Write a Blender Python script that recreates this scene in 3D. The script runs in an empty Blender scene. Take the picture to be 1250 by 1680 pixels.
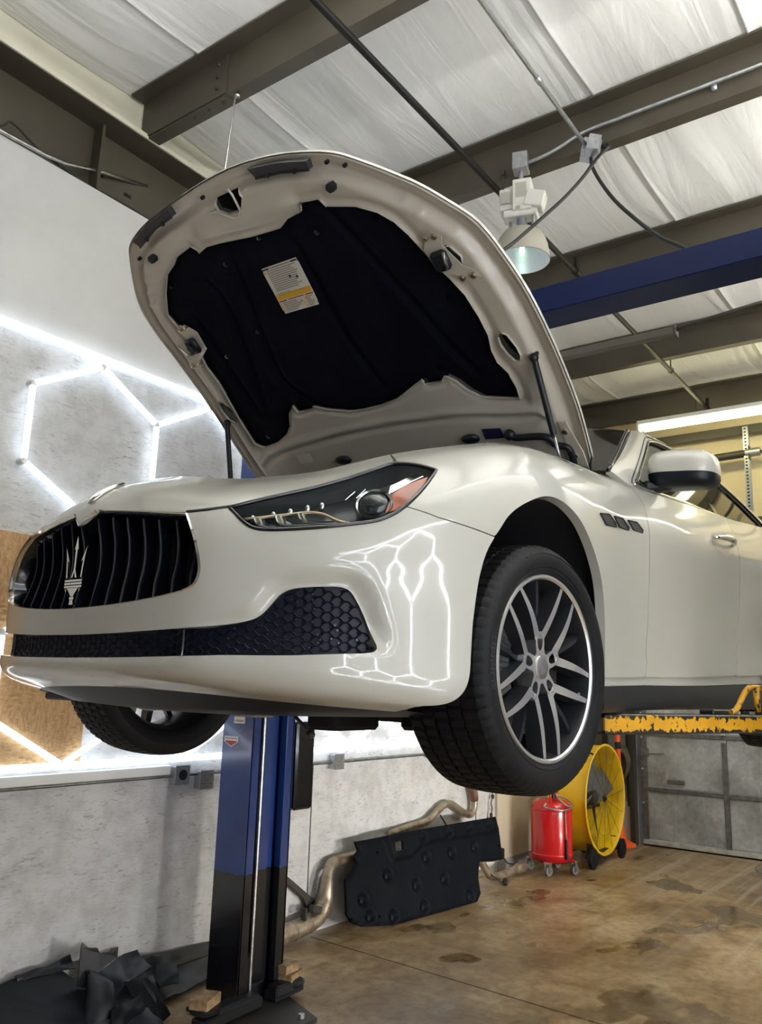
import bpy, math, random
import numpy as np
from mathutils import Vector, Matrix, Euler
from mathutils.geometry import delaunay_2d_cdt

random.seed(7)
rng = np.random.default_rng(7)
PI = math.pi
sc = bpy.context.scene
COL = sc.collection

# ------------------------------------------------------------------ camera
cam_d = bpy.data.cameras.new('camera'); cam = bpy.data.objects.new('camera', cam_d); COL.objects.link(cam)
yaw, pit, rol = 0.6313861776, 0.2090166040, -0.0316922823
cf = Vector((math.cos(yaw)*math.cos(pit), math.sin(yaw)*math.cos(pit), math.sin(pit)))
cr_ = cf.cross(Vector((0, 0, 1))).normalized(); cd_ = cf.cross(cr_)
c_r = cr_*math.cos(rol) + cd_*math.sin(rol); c_d = -cr_*math.sin(rol) + cd_*math.cos(rol)
mw = Matrix((( c_r.x, -c_d.x, -cf.x, 0), (c_r.y, -c_d.y, -cf.y, 0), (c_r.z, -c_d.z, -cf.z, 1.70), (0, 0, 0, 1)))
cam.matrix_world = mw
cam_d.sensor_fit = 'HORIZONTAL'; cam_d.sensor_width = 36.0; cam_d.lens = 36.0*1356.93/1250; cam_d.clip_start = .02
sc.camera = cam

# ------------------------------------------------------------------ world, big lights, exposure
w = bpy.data.worlds.new('world'); sc.world = w; w.use_nodes = True
w.node_tree.nodes['Background'].inputs[0].default_value = (.75, .85, 1, 1)
w.node_tree.nodes['Background'].inputs[1].default_value = .15
sc.view_settings.view_transform = 'Standard'; sc.view_settings.look = 'None'
sc.view_settings.gamma = 1.0; sc.view_settings.exposure = 0.62; sc.view_settings.use_curve_mapping = False
LED_STRENGTH = 2.1
LED_RIGHT = 13.0
FILL_DOWN_STRENGTH = 4.5
FILL_UP_STRENGTH = 66.0
FLUO_STRENGTH = 11.0
FRONT_FILL = 2.0

def area(name, loc, rot, sx, sy, power, col):
    l = bpy.data.lights.new(name, 'AREA'); l.shape = 'RECTANGLE'; l.size = sx; l.size_y = sy; l.energy = power; l.color = col
    o = bpy.data.objects.new(name, l); o.location = loc; o.rotation_euler = rot; COL.objects.link(o); return o
# weak fill light added at the front wall opening behind the camera
area('front_fill', (-4.0, -.1, 1.9), (0, -PI/2, 0), 3.2, 2.2, FRONT_FILL, (.95, .97, 1.0))

# two low fill lights added along the right wall, shining across the floor under the car (their housings are built below)
LOW_FILL = ((3.7, 15.0), (6.6, 22.0))
for x_, p_ in LOW_FILL:
    o_ = area('low_fill_beam', (x_, -1.34, .62), (math.radians(84), 0, 0), 1.3, .34, p_, (1.0, .97, .92)); o_.data.spread = math.radians(75)

# ------------------------------------------------------------------ materials
def nodes(m):
    m.use_nodes = True; nt = m.node_tree; return nt, nt.nodes, nt.links, nt.nodes['Principled BSDF']
def ramp(nt, fac, stops, interp='LINEAR'):
    r = nt.nodes.new('ShaderNodeValToRGB'); r.color_ramp.interpolation = interp
    e = r.color_ramp.elements
    e[0].position, e[0].color = stops[0][0], stops[0][1]
    e[1].position, e[1].color = stops[-1][0], stops[-1][1]
    for p, c in stops[1:-1]:
        x = e.new(p); x.color = c
    nt.links.new(fac, r.inputs[0]); return r.outputs[0]
def c4(c): return (c[0], c[1], c[2], 1)
def coords(nt, scale=(1, 1, 1), rot=(0, 0, 0)):
    t = nt.nodes.new('ShaderNodeTexCoord'); mp = nt.nodes.new('ShaderNodeMapping')
    mp.inputs['Scale'].default_value = scale; mp.inputs['Rotation'].default_value = rot
    nt.links.new(t.outputs['Object'], mp.inputs[0]); return mp.outputs[0]
def noise(nt, vec, scale, detail=4, rough=.55, dist=0):
    n = nt.nodes.new('ShaderNodeTexNoise'); n.inputs['Scale'].default_value = scale; n.inputs['Detail'].default_value = detail
    n.inputs['Roughness'].default_value = rough; n.inputs['Distortion'].default_value = dist
    nt.links.new(vec, n.inputs['Vector']); return n.outputs['Fac']
def mixc(nt, fac, a, b, mode='MIX'):
    n = nt.nodes.new('ShaderNodeMix'); n.data_type = 'RGBA'; n.blend_type = mode
    if isinstance(fac, (int, float)): n.inputs[0].default_value = fac
    else: nt.links.new(fac, n.inputs[0])
    for s, v in ((6, a), (7, b)):
        if isinstance(v, tuple): n.inputs[s].default_value = v
        else: nt.links.new(v, n.inputs[s])
    return n.outputs[2]
def bump(nt, h, strength, dist=.01):
    b = nt.nodes.new('ShaderNodeBump'); b.inputs['Strength'].default_value = strength; b.inputs['Distance'].default_value = dist
    nt.links.new(h, b.inputs['Height']); return b.outputs[0]
MATS = {}
def mat(name, col, rough=.5, metal=0., coat=0., vary=None, bmp=None, emit=None, spec=.5):
    """plain procedural material; vary=(scale, other colour, lo, hi); bmp=(scale, strength)"""
    m = bpy.data.materials.new(name); nt, N, L, b = nodes(m)
    b.inputs['Base Color'].default_value = c4(col); b.inputs['Roughness'].default_value = rough
    b.inputs['Metallic'].default_value = metal; b.inputs['Coat Weight'].default_value = coat; b.inputs['Coat Roughness'].default_value = .04
    b.inputs['Specular IOR Level'].default_value = spec
    if vary or bmp: v = coords(nt)
    if vary:
        f = noise(nt, v, vary[0], 5)
        L.new(ramp(nt, f, [(vary[2], c4(col)), (vary[3], c4(vary[1]))]), b.inputs['Base Color'])
    if bmp: L.new(bump(nt, noise(nt, v, bmp[0], 3), bmp[1]), b.inputs['Normal'])
    if emit:
        b.inputs['Emission Color'].default_value = c4(emit[0]); b.inputs['Emission Strength'].default_value = emit[1]
    MATS[name] = m; return m

PAINT = mat('pearl_white_paint', (.465, .457, .408), .32, 0, 1.0)
PAINT_BOUNCE = mat('bounce_tinted_paint', (.52, .475, .40), .38, 0, .5)  # body white with warm bounce light mixed into the colour
LINERM = mat('black_liner_felt', (.0015, .0022, .006), .8, vary=(9, (.003, .004, .009), .4, .7), bmp=(220, .25), spec=.12)
BLACK = mat('black_plastic', (.008, .009, .012), .45)
BLACKG = mat('gloss_black', (.004, .005, .008), .12, 0, .4)
MIRB = mat('mirror_black', (.004, .006, .010), .32, spec=.35)
DARK = mat('dark_void', (.003, .003, .004), .9)
NAVY = mat('navy_dark_plastic', (.0022, .0042, .013), .4, spec=.3)
CHROME = mat('chrome', (.78, .75, .7), .09, 1)
DCHROME = mat('dark_chrome', (.06, .065, .08), .25, .9)
SLATE = mat('slat_edge_grey', (.05, .055, .065), .3, .5)
STEEL = mat('bright_steel', (.6, .6, .6), .3, 1, vary=(30, (.4, .4, .4), .4, .7))
ZINC = mat('zinc_bolt', (.7, .66, .52), .3, 1)
GALV = mat('galvanised_box', (.5, .52, .54), .4, .85, vary=(40, (.36, .38, .4), .35, .7))
RIMF = mat('machined_rim_face', (.80, .80, .80), .36, 1, bmp=(300, .03))
RIMD = mat('rim_dark_grey', (.022, .023, .026), .38, .2)
RUBBER = mat('tyre_rubber', (.0042, .0048, .0058), .60, vary=(25, (.008, .0082, .009), .4, .75), bmp=(160, .15), spec=.26)
RUBTXT = mat('tyre_lettering', (.03, .03, .032), .6)
BRAKE = mat('brake_iron', (.16, .15, .14), .4, .9)
CALIPER = mat('caliper_grey', (.09, .095, .10), .35, .6)
WHITE = mat('white_plastic', (.75, .75, .72), .4)
PAPER = mat('sticker_white', (.68, .64, .56), .55)
INKG = mat('ink_grey', (.3, .27, .23), .6)
INKB = mat('ink_navy', (.015, .015, .06), .5)
YEL = mat('label_yellow', (.72, .42, .01), .5)
REDINK = mat('label_red', (.4, .015, .012), .5)
AMBER = mat('amber_lens', (.30, .042, .006), .14, 0, .4)
PROJ = mat('projector_glass', (.012, .015, .016), .05, 0, .6)
HLIN = mat('lamp_housing', (.014, .018, .021), .35, .1)
HLCH = mat('lamp_reflector', (.5, .52, .52), .18, 1)
COPPER = mat('lamp_trim_strip', (.55, .42, .28), .3, .8)
WIRE = mat('latch_wire', (.75, .72, .66), .3, .6)

def glass(name, tint, ior=1.45):
    m = bpy.data.materials.new(name); m.use_nodes = True; nt = m.node_tree; nt.nodes.clear()
    o = nt.nodes.new('ShaderNodeOutputMaterial'); t = nt.nodes.new('ShaderNodeBsdfTransparent'); g = nt.nodes.new('ShaderNodeBsdfGlossy')
    t.inputs[0].default_value = c4(tint); g.inputs['Roughness'].default_value = .03
    mx = nt.nodes.new('ShaderNodeMixShader'); lw = nt.nodes.new('ShaderNodeLayerWeight'); pw = nt.nodes.new('ShaderNodeMath'); pw.operation = 'POWER'; pw.inputs[1].default_value = 4.5
    ad = nt.nodes.new('ShaderNodeMath'); ad.operation = 'MULTIPLY_ADD'; ad.inputs[1].default_value = (ior-1)*1.4; ad.inputs[2].default_value = ((ior-1)/(ior+1))**2
    nt.links.new(lw.outputs['Facing'], pw.inputs[0]); nt.links.new(pw.outputs[0], ad.inputs[0]); nt.links.new(ad.outputs[0], mx.inputs[0]); nt.links.new(t.outputs[0], mx.inputs[1]); nt.links.new(g.outputs[0], mx.inputs[2])
    nt.links.new(mx.outputs[0], o.inputs[0]); return m
LENS = glass('clear_lens', (.95, .97, .97), 1.18); TINT = glass('tinted_glass', (.10, .11, .11)); WSG = glass('windscreen_glass', (.62, .66, .64))
BULBG = glass('bulb_glass', (.9, 1, .93))

def emis(name, col, s):
    m = bpy.data.materials.new(name); m.use_nodes = True; nt = m.node_tree; nt.nodes.clear()
    o = nt.nodes.new('ShaderNodeOutputMaterial'); e = nt.nodes.new('ShaderNodeEmission')
    e.inputs[0].default_value = c4(col); e.inputs[1].default_value = s; nt.links.new(e.outputs[0], o.inputs[0]); return m
LED = emis('led_white', (.80, .89, 1.0), LED_STRENGTH)
LEDR = emis('led_white_right', (.88, .93, 1.0), LED_RIGHT)
FILL_DOWN = emis('fill_down_white', (.97, 1.0, .93), FILL_DOWN_STRENGTH)
FILL_UP = emis('fill_up_white', (1.0, .99, .94), FILL_UP_STRENGTH)  # this and the emission above serve only the added fill pendants
FLUO = emis('fluorescent_warm', (1.0, .93, .50), FLUO_STRENGTH)
BULBE = emis('lamp_arc', (.80, 1.0, .90), 5)

def m_osb_white():
    m = bpy.data.materials.new('white_painted_strand_board'); nt, N, L, b = nodes(m)
    v = coords(nt)
    big = noise(nt, v, 1.6, 4)
    base = ramp(nt, big, [(.3, (.60, .60, .60, 1)), (.7, (.72, .72, .715, 1))])
    col = base
    # dark strand scratches in three directions, only below the upper light bar (z<3.5) - the sheet above is smooth board
    hs = []
    for k, (rot, sx, sz) in enumerate((((0, .5, 0), 14, 64), ((0, -.7, 0), 16, 75), ((0, 1.4, 0), 12, 58))):
        vv = coords(nt, (sx, 1, sz), rot)
        n = noise(nt, vv, 1.0, 3, .6, .8)
        hs.append(n)
    mx = nt.nodes.new('ShaderNodeMath'); mx.operation = 'MAXIMUM'; L.new(hs[0], mx.inputs[0]); L.new(hs[1], mx.inputs[1])
    mx2 = nt.nodes.new('ShaderNodeMath'); mx2.operation = 'MAXIMUM'; L.new(mx.outputs[0], mx2.inputs[0]); L.new(hs[2], mx2.inputs[1])
    s = ramp(nt, mx2.outputs[0], [(.60, (0, 0, 0, 1)), (.70, (1, 1, 1, 1))])
    patch = ramp(nt, noise(nt, v, 5.5, 3), [(.38, (.12, .12, .12, 1)), (.62, (1, 1, 1, 1))])
    f = mixc(nt, 1.0, s, patch, 'MULTIPLY')
    sep = nt.nodes.new('ShaderNodeSeparateXYZ'); t = nt.nodes.new('ShaderNodeTexCoord'); L.new(t.outputs['Object'], sep.inputs[0])
    lt = nt.nodes.new('ShaderNodeMapRange'); lt.inputs[1].default_value = 3.48; lt.inputs[2].default_value = 3.52
    lt.inputs[3].default_value = .80; lt.inputs[4].default_value = .06; L.new(sep.outputs[2], lt.inputs[0])
    f2 = mixc(nt, 1.0, f, lt.outputs[0], 'MULTIPLY')
    # faint outlines of the pressed strands and soft grey smudges
    vo = nt.nodes.new('ShaderNodeTexVoronoi'); vo.feature = 'DISTANCE_TO_EDGE'; L.new(coords(nt, (7, 1, 34), (0, .35, 0)), vo.inputs['Vector']); vo.inputs['Scale'].default_value = 1
    ed = ramp(nt, vo.outputs['Distance'], [(.0, (.90, .90, .90, 1)), (.05, (1, 1, 1, 1))])
    sep0 = nt.nodes.new('ShaderNodeSeparateXYZ'); t0 = nt.nodes.new('ShaderNodeTexCoord'); L.new(t0.outputs['Object'], sep0.inputs[0])
    smooth_ = nt.nodes.new('ShaderNodeMath'); smooth_.operation = 'LESS_THAN'; L.new(sep0.outputs[2], smooth_.inputs[0]); smooth_.inputs[1].default_value = 3.5
    plain = base; base = mixc(nt, 1, base, ed, 'MULTIPLY'); base = mixc(nt, 1, base, ramp(nt, noise(nt, v, 7, 6, .65), [(.36, (.80, .79, .78, 1)), (.58, (1, 1, 1, 1))]), 'MULTIPLY'); base = mixc(nt, smooth_.outputs[0], plain, base)
    col = mixc(nt, f2, base, (.24, .23, .22, 1))
    # scuffs near the floor
    lo = nt.nodes.new('ShaderNodeMapRange'); lo.inputs[1].default_value = 1.15; lo.inputs[2].default_value = .0; lo.inputs[3].default_value = 0; lo.inputs[4].default_value = .35
    L.new(sep.outputs[2], lo.inputs[0])
    sm = ramp(nt, noise(nt, v, 3.2, 5), [(.45, (0, 0, 0, 1)), (.75, (1, 1, 1, 1))])
    f3 = mixc(nt, 1.0, sm, lo.outputs[0], 'MULTIPLY')
    col = mixc(nt, f3, col, (.35, .30, .24, 1))
    L.new(col, b.inputs['Base Color']); b.inputs['Roughness'].default_value = .6
    L.new(bump(nt, mx2.outputs[0], .25, .004), b.inputs['Normal'])
    return m
OSBW = m_osb_white()
def m_osb_raw():
    m = bpy.data.materials.new('bare_strand_board'); nt, N, L, b = nodes(m)
    v = coords(nt, (1, 1, 1))
    vo = nt.nodes.new('ShaderNodeTexVoronoi'); vo.inputs['Scale'].default_value = 1; vo.inputs['Randomness'].default_value = 1
    vv = coords(nt, (34, 1, 110), (0, .6, 0)); L.new(vv, vo.inputs['Vector'])
    vo2 = nt.nodes.new('ShaderNodeTexVoronoi'); vo2.inputs['Scale'].default_value = 1
    L.new(coords(nt, (120, 1, 34), (0, -.3, 0)), vo2.inputs['Vector'])
    a = ramp(nt, vo.outputs['Color'], [(.1, (.34, .17, .06, 1)), (.3, (.52, .31, .13, 1)), (.9, (.64, .43, .21, 1))])
    c = ramp(nt, vo2.outputs['Color'], [(.1, (.40, .22, .09, 1)), (.9, (.60, .39, .2, 1))])
    k = ramp(nt, noise(nt, v, 9, 3), [(.4, (0, 0, 0, 1)), (.6, (1, 1, 1, 1))])
    L.new(mixc(nt, k, a, c), b.inputs['Base Color']); b.inputs['Roughness'].default_value = .6
    L.new(bump(nt, vo.outputs['Distance'], .3, .004), b.inputs['Normal'])
    return m
OSBR = m_osb_raw()
def m_floor():
    m = bpy.data.materials.new('stained_concrete'); nt, N, L, b = nodes(m)
    v = coords(nt)
    a = ramp(nt, noise(nt, v, 1.3, 6, .6), [(.30, (.20, .128, .058, 1)), (.5, (.37, .265, .142, 1)), (.72, (.52, .41, .26, 1))])
    spk = ramp(nt, noise(nt, v, 14, 6, .7), [(.34, (.52, .46, .38, 1)), (.56, (1, 1, 1, 1))])
    c = mixc(nt, .8, a, spk, 'MULTIPLY')
    blot = ramp(nt, noise(nt, v, 3.6, 5, .62, .6), [(.36, (.58, .47, .34, 1)), (.56, (1, 1, 1, 1))]); c = mixc(nt, .85, c, blot, 'MULTIPLY')
    # tyre streaks running out to the roller door, wet spots
    sepf = nt.nodes.new('ShaderNodeSeparateXYZ'); tf = nt.nodes.new('ShaderNodeTexCoord'); L.new(tf.outputs['Object'], sepf.inputs[0])
    far = nt.nodes.new('ShaderNodeMapRange'); far.inputs[1].default_value = 5.2; far.inputs[2].default_value = 9.5; far.inputs[3].default_value = .03; far.inputs[4].default_value = .42; L.new(sepf.outputs[0], far.inputs[0])
    st = ramp(nt, noise(nt, coords(nt, (.35, 11, 1), (0, 0, .12)), 1.0, 4), [(.52, (0, 0, 0, 1)), (.66, (1, 1, 1, 1))])
    c = mixc(nt, mixc(nt, 1, st, far.outputs[0], 'MULTIPLY'), c, (.62, .60, .55, 1))
    wet = ramp(nt, noise(nt, coords(nt, (1, 1.7, 1), (0, 0, .4)), .95, 3, .5), [(.60, (0, 0, 0, 1)), (.635, (1, 1, 1, 1))])
    c = mixc(nt, mixc(nt, 1, wet, (.50, .50, .50, 1), 'MULTIPLY'), c, (.085, .055, .022, 1))
    L.new(c, b.inputs['Base Color'])
    r = nt.nodes.new('ShaderNodeMapRange'); r.inputs[3].default_value = .36; r.inputs[4].default_value = .08; L.new(wet, r.inputs[0])
    L.new(r.outputs[0], b.inputs['Roughness'])
    L.new(bump(nt, noise(nt, v, 35, 4), .12, .004), b.inputs['Normal'])
    return m
FLOORM = m_floor()
def m_sheet():
    m = bpy.data.materials.new('white_vinyl_insulation'); nt, N, L, b = nodes(m)
    b.inputs['Base Color'].default_value = (.80, .80, .78, 1); b.inputs['Roughness'].default_value = .42
    n = noise(nt, coords(nt, (.7, 5.5, 1)), 1.0, 4, .5, 1.0); n2 = noise(nt, coords(nt, (4, 9, 4), (0, 0, .15)), 1.0, 4)
    ad = nt.nodes.new('ShaderNodeMath'); ad.operation = 'MULTIPLY_ADD'; L.new(n2, ad.inputs[0]); ad.inputs[1].default_value = .12; L.new(n, ad.inputs[2])
    L.new(bump(nt, ad.outputs[0], .32, .05), b.inputs['Normal'])
    return m
SHEET = m_sheet()
PURLIN = mat('brown_painted_steel', (.072, .061, .044), .42, .1, vary=(3, (.058, .049, .035), .4, .7))
CREAM = mat('cream_painted_steel', (.60, .58, .47), .5, vary=(2.5, (.52, .50, .40), .4, .75))
PIPEB = mat('black_gas_pipe', (.009, .008, .0075), .5, spec=.25)
def m_post():
    m = bpy.data.materials.new('blue_lift_paint'); nt, N, L, b = nodes(m)
    v = coords(nt)
    blue = ramp(nt, noise(nt, v, 3, 4), [(.3, (.004, .030, .165, 1)), (.7, (.008, .046, .23, 1))])
    sc1 = ramp(nt, noise(nt, coords(nt, (7, 7, 30), (0, .5, .3)), 1, 4, .6, .6), [(.66, (0, 0, 0, 1)), (.74, (1, 1, 1, 1))])
    sep = nt.nodes.new('ShaderNodeSeparateXYZ'); t = nt.nodes.new('ShaderNodeTexCoord'); L.new(t.outputs['Object'], sep.inputs[0])
    hi = nt.nodes.new('ShaderNodeMapRange'); hi.inputs[1].default_value = .8; hi.inputs[2].default_value = 1.5; hi.inputs[4].default_value = .45; L.new(sep.outputs[2], hi.inputs[0])
    c = mixc(nt, mixc(nt, 1, sc1, hi.outputs[0], 'MULTIPLY'), blue, (.16, .22, .38, 1))
    # the lower part of the column is painted black, edge slanting and chipped
    ad = nt.nodes.new('ShaderNodeMath'); ad.operation = 'MULTIPLY_ADD'; L.new(noise(nt, coords(nt, (26, 26, 6)), 1, 3), ad.inputs[0]); ad.inputs[1].default_value = .035; L.new(sep.outputs[2], ad.inputs[2])
    lt = nt.nodes.new('ShaderNodeMath'); lt.operation = 'LESS_THAN'; L.new(ad.outputs[0], lt.inputs[0]); lt.inputs[1].default_value = .705
    c = mixc(nt, lt.outputs[0], c, (.006, .007, .010, 1))
    L.new(c, b.inputs['Base Color']); b.inputs['Roughness'].default_value = .24; b.inputs['Coat Weight'].default_value = .7; b.inputs['Coat Roughness'].default_value = .10
    return m
BLUE = m_post()
BLUEB = mat('blue_beam_paint', (.0014, .0065, .046), .42, 0, .0, vary=(2.2, (.002, .008, .034), .4, .7), spec=.14)
def m_yellow(nm='chipped_yellow_paint', edge=.36):
    m = bpy.data.materials.new(nm); nt, N, L, b = nodes(m)
    v = coords(nt)
    n = noise(nt, v, 46, 4, .6)
    sep = nt.nodes.new('ShaderNodeSeparateXYZ'); t = nt.nodes.new('ShaderNodeTexCoord'); L.new(t.outputs['Object'], sep.inputs[0])
    # paint is worn off along both edges of the bar (object z = height on the bar)
    ab = nt.nodes.new('ShaderNodeMath'); ab.operation = 'ABSOLUTE'; L.new(sep.outputs[2], ab.inputs[0])
    mr = nt.nodes.new('ShaderNodeMapRange'); mr.inputs[1].default_value = .012; mr.inputs[2].default_value = .036; mr.inputs[3].default_value = .0; mr.inputs[4].default_value = edge; L.new(ab.outputs[0], mr.inputs[0])
    ad = nt.nodes.new('ShaderNodeMath'); ad.operation = 'ADD'; L.new(n, ad.inputs[0]); L.new(mr.outputs[0], ad.inputs[1])
    f = ramp(nt, ad.outputs[0], [(.60, (0, 0, 0, 1)), (.63, (1, 1, 1, 1))])
    yel = ramp(nt, noise(nt, v, 8, 3), [(.3, (.52, .25, .006, 1)), (.7, (.64, .33, .012, 1))])
    L.new(mixc(nt, f, yel, (.014, .012, .010, 1)), b.inputs['Base Color']); b.inputs['Roughness'].default_value = .45
    return m
YARM = m_yellow(); YTUB = m_yellow('chipped_yellow_tube_paint', .06)
FANY = mat('yellow_fan_paint', (.78, .50, .010), .38, 0, .2, vary=(4, (.66, .40, .01), .45, .75))
TANKR = mat('red_tank_paint', (.55, .006, .010), .25, 0, .6)
ORANGE = mat('orange_plastic', (.85, .12, .012), .4)
def m_galvdoor():
    m = bpy.data.materials.new('galvanised_door_skin'); nt, N, L, b = nodes(m)
    v = coords(nt)
    vo = nt.nodes.new('ShaderNodeTexVoronoi'); vo.inputs['Scale'].default_value = 28; L.new(v, vo.inputs['Vector'])
    a = ramp(nt, vo.outputs['Color'], [(0, (.46, .49, .50, 1)), (1, (.62, .65, .66, 1))])
    big = ramp(nt, noise(nt, v, 2.6, 5), [(.36, (.45, .44, .42, 1)), (.60, (1, 1, 1, 1))])
    c = mixc(nt, .8, a, big, 'MULTIPLY')
    st = ramp(nt, noise(nt, coords(nt, (1, 22, 2)), 1.0, 3), [(.6, (0, 0, 0, 1)), (.72, (1, 1, 1, 1))])
    c = mixc(nt, mixc(nt, 1, st, (.35, .35, .35, 1), 'MULTIPLY'), c, (.72, .75, .75, 1))
    L.new(c, b.inputs['Base Color']); b.inputs['Metallic'].default_value = .25; b.inputs['Roughness'].default_value = .40
    return m
GDOOR = m_galvdoor()
GFRAME = mat('galvanised_stile', (.22, .22, .21), .45, .6, vary=(18, (.12, .12, .11), .4, .7))
GREYW = mat('grey_dusty_wall', (.30, .29, .27), .8, vary=(2.2, (.14, .13, .12), .42, .7))
TANW = mat('tan_wall_panel', (.56, .50, .38), .55, vary=(1.5, (.48, .42, .31), .4, .7))
BACKUP = mat('yellow_lit_insulation', (.66, .56, .36), .55, vary=(1.3, (.56, .46, .28), .4, .7), bmp=(6, .4))  # yellow of the tube light is put into this colour
WOOD = mat('pine_block', (.42, .28, .15), .7, vary=(26, (.20, .125, .065), .4, .65))
RUST = mat('exhaust_tan_metal', (.42, .36, .28), .42, .7, vary=(14, (.20, .14, .09), .42, .72))
RUSTD = mat('rusty_flex_pipe', (.30, .17, .12), .55, .5, vary=(20, (.15, .09, .06), .4, .7))
PANELK = mat('black_undertray_plastic', (.0018, .0032, .0058), .6, vary=(4, (.0035, .005, .008), .4, .7), bmp=(60, .06), spec=.09)
DEBR = mat('dusty_black_plastic', (.0045, .006, .008), .42, vary=(5, (.018, .019, .021), .52, .8), spec=.25)
DBRN = mat('dark_brown_steel', (.05, .045, .038), .5, .3)
LAMPSH = mat('lamp_dome_grey', (.42, .40, .34), .5)
LAMPIN = mat('lamp_dome_inside', (.80, .80, .84), .3, .3)
BALL = mat('ballast_white', (.72, .71, .66), .5, vary=(14, (.5, .5, .47), .45, .75))
GREYP = mat('grey_outlet_plate', (.20, .21, .225), .45)
CABLE = mat('black_cable', (.012, .012, .012), .5)

# ------------------------------------------------------------------ mesh helpers
class MB:
    def __init__(s): s.v = []; s.f = []; s.m = []; s.mi = 0; s.cut = []
    def new(s): s.cut.append((len(s.v), len(s.f))); return s
    def each(s, name, mats, parent=None, smooth=None, fix=True):
        """every piece begun with new() becomes an object of its own"""
        c = s.cut+[(len(s.v), len(s.f))]; out = []
        for (v0, f0), (v1, f1) in zip(c[:-1], c[1:]):
            q = MB(); q.v = s.v[v0:v1]; q.f = [tuple(i-v0 for i in f) for f in s.f[f0:f1]]; q.m = s.m[f0:f1]; out.append(q.build(name, mats, parent, smooth, fix))
        return out
    def add(s, V, F):
        o = len(s.v); s.v += [tuple(map(float, p)) for p in V]; s.f += [tuple(i+o for i in f) for f in F]; s.m += [s.mi]*len(F); return s
    def box(s, c, d, R=None, bev=0.):
        x, y, z = d[0]/2, d[1]/2, d[2]/2
        if bev > 0:
            b = min(bev, x*.9, y*.9, z*.9); V = []; idx = {}
            for sx in (-1, 1):
                for sy in (-1, 1):
                    for sz in (-1, 1):
                        for a in range(3):
                            p = [sx*(x-b), sy*(y-b), sz*(z-b)]; p[a] = (sx*x, sy*y, sz*z)[a]
                            idx[(sx, sy, sz, a)] = len(V); V.append(p)
            F = []
            for a in range(3):
                o = [i for i in range(3) if i != a]
                for sg in (-1, 1):
                    q = []
                    for u, v in ((-1, -1), (1, -1), (1, 1), (-1, 1)):
                        k = [0, 0, 0]; k[a] = sg; k[o[0]] = u; k[o[1]] = v; q.append(idx[(*k, a)])
                    F.append(q)
            for a in range(3):
                o = [i for i in range(3) if i != a]
                for u in (-1, 1):
                    for v in (-1, 1):
                        q = []
                        for t, ax in ((-1, o[0]), (-1, o[1]), (1, o[1]), (1, o[0])):
                            k = [0, 0, 0]; k[a] = t; k[o[0]] = u; k[o[1]] = v; q.append(idx[(*k, ax)])
                        F.append(q)
            for sx in (-1, 1):
                for sy in (-1, 1):
                    for sz in (-1, 1): F.append([idx[(sx, sy, sz, a)] for a in range(3)])
        else:
            V = [(sx*x, sy*y, sz*z) for sx in (-1, 1) for sy in (-1, 1) for sz in (-1, 1)]
            F = [(0, 1, 3, 2), (4, 6, 7, 5), (0, 4, 5, 1), (2, 3, 7, 6), (0, 2, 6, 4), (1, 5, 7, 3)]
        if R is not None:
            R = R if isinstance(R, Matrix) else Euler(R).to_matrix()
            V = [R @ Vector(p) for p in V]
        return s.add([(p[0]+c[0], p[1]+c[1], p[2]+c[2]) for p in V], F)
    def bar(s, a, b, w, h, up=(0, 0, 1), bev=0.):
        a, b = Vector(a), Vector(b); d = b-a; X = d.normalized(); Y = Vector(up).cross(X).normalized(); Z = X.cross(Y)
        R = Matrix((X, Y, Z)).transposed(); return s.box((a+b)/2, (d.length, w, h), R, bev)
    def tube(s, pts, r, n=12, caps=True, closed=False):
        P = [Vector(p) for p in pts]; N = len(P); rr = r if isinstance(r, (list, tuple)) else [r]*N
        T = []
        for i in range(N):
            if closed: t = P[(i+1) % N]-P[i-1]
            else: t = P[min(i+1, N-1)]-P[max(i-1, 0)]
            T.append(t.normalized())
        ref = Vector((0, 0, 1)) if abs(T[0].z) < .9 else Vector((1, 0, 0))
        U = T[0].cross(ref).normalized(); V = []; F = []
        for i in range(N):
            U = (U - T[i]*U.dot(T[i])).normalized(); W = T[i].cross(U)
            for k in range(n):
                a = 2*PI*k/n; V.append(P[i]+(U*math.cos(a)+W*math.sin(a))*rr[i])
        M = N if closed else N-1
        for i in range(M):
            j = (i+1) % N
            for k in range(n): F.append((i*n+k, i*n+(k+1) % n, j*n+(k+1) % n, j*n+k))
        if caps and not closed: F += [tuple(range(n-1, -1, -1)), tuple((N-1)*n+k for k in range(n))]
        return s.add(V, F)
    def cyl(s, a, b, r, n=20, r2=None): return s.tube([a, b], [r, r if r2 is None else r2], n)
    def lathe(s, prof, c=(0, 0, 0), axis='z', n=48, R=None, capends=False):
        """prof = [(radius, height)] about axis"""
        V = []; F = []
        for (r, h) in prof:
            for k in range(n):
                a = 2*PI*k/n; u, v = r*math.cos(a), r*math.sin(a)
                V.append({'z': (u, v, h), 'y': (u, h, v), 'x': (h, u, v)}[axis])
        for i in range(len(prof)-1):
            for k in range(n): F.append((i*n+k, i*n+(k+1) % n, (i+1)*n+(k+1) % n, (i+1)*n+k))
        if capends: F += [tuple(range(n)), tuple((len(prof)-1)*n+k for k in range(n))]
        if R is not None: V = [R @ Vector(p) for p in V]
        return s.add([(p[0]+c[0], p[1]+c[1], p[2]+c[2]) for p in V], F)
    def prism(s, poly, ext):
        """poly: 3D points of a flat outline, ext: extrusion vector"""
        n = len(poly); e = Vector(ext); P = [Vector(p) for p in poly]
        V = P+[p+e for p in P]; F = [tuple(range(n)), tuple(range(2*n-1, n-1, -1))]
        F += [(i, (i+1) % n, n+(i+1) % n, n+i) for i in range(n)]
        return s.add(V, F)
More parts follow.
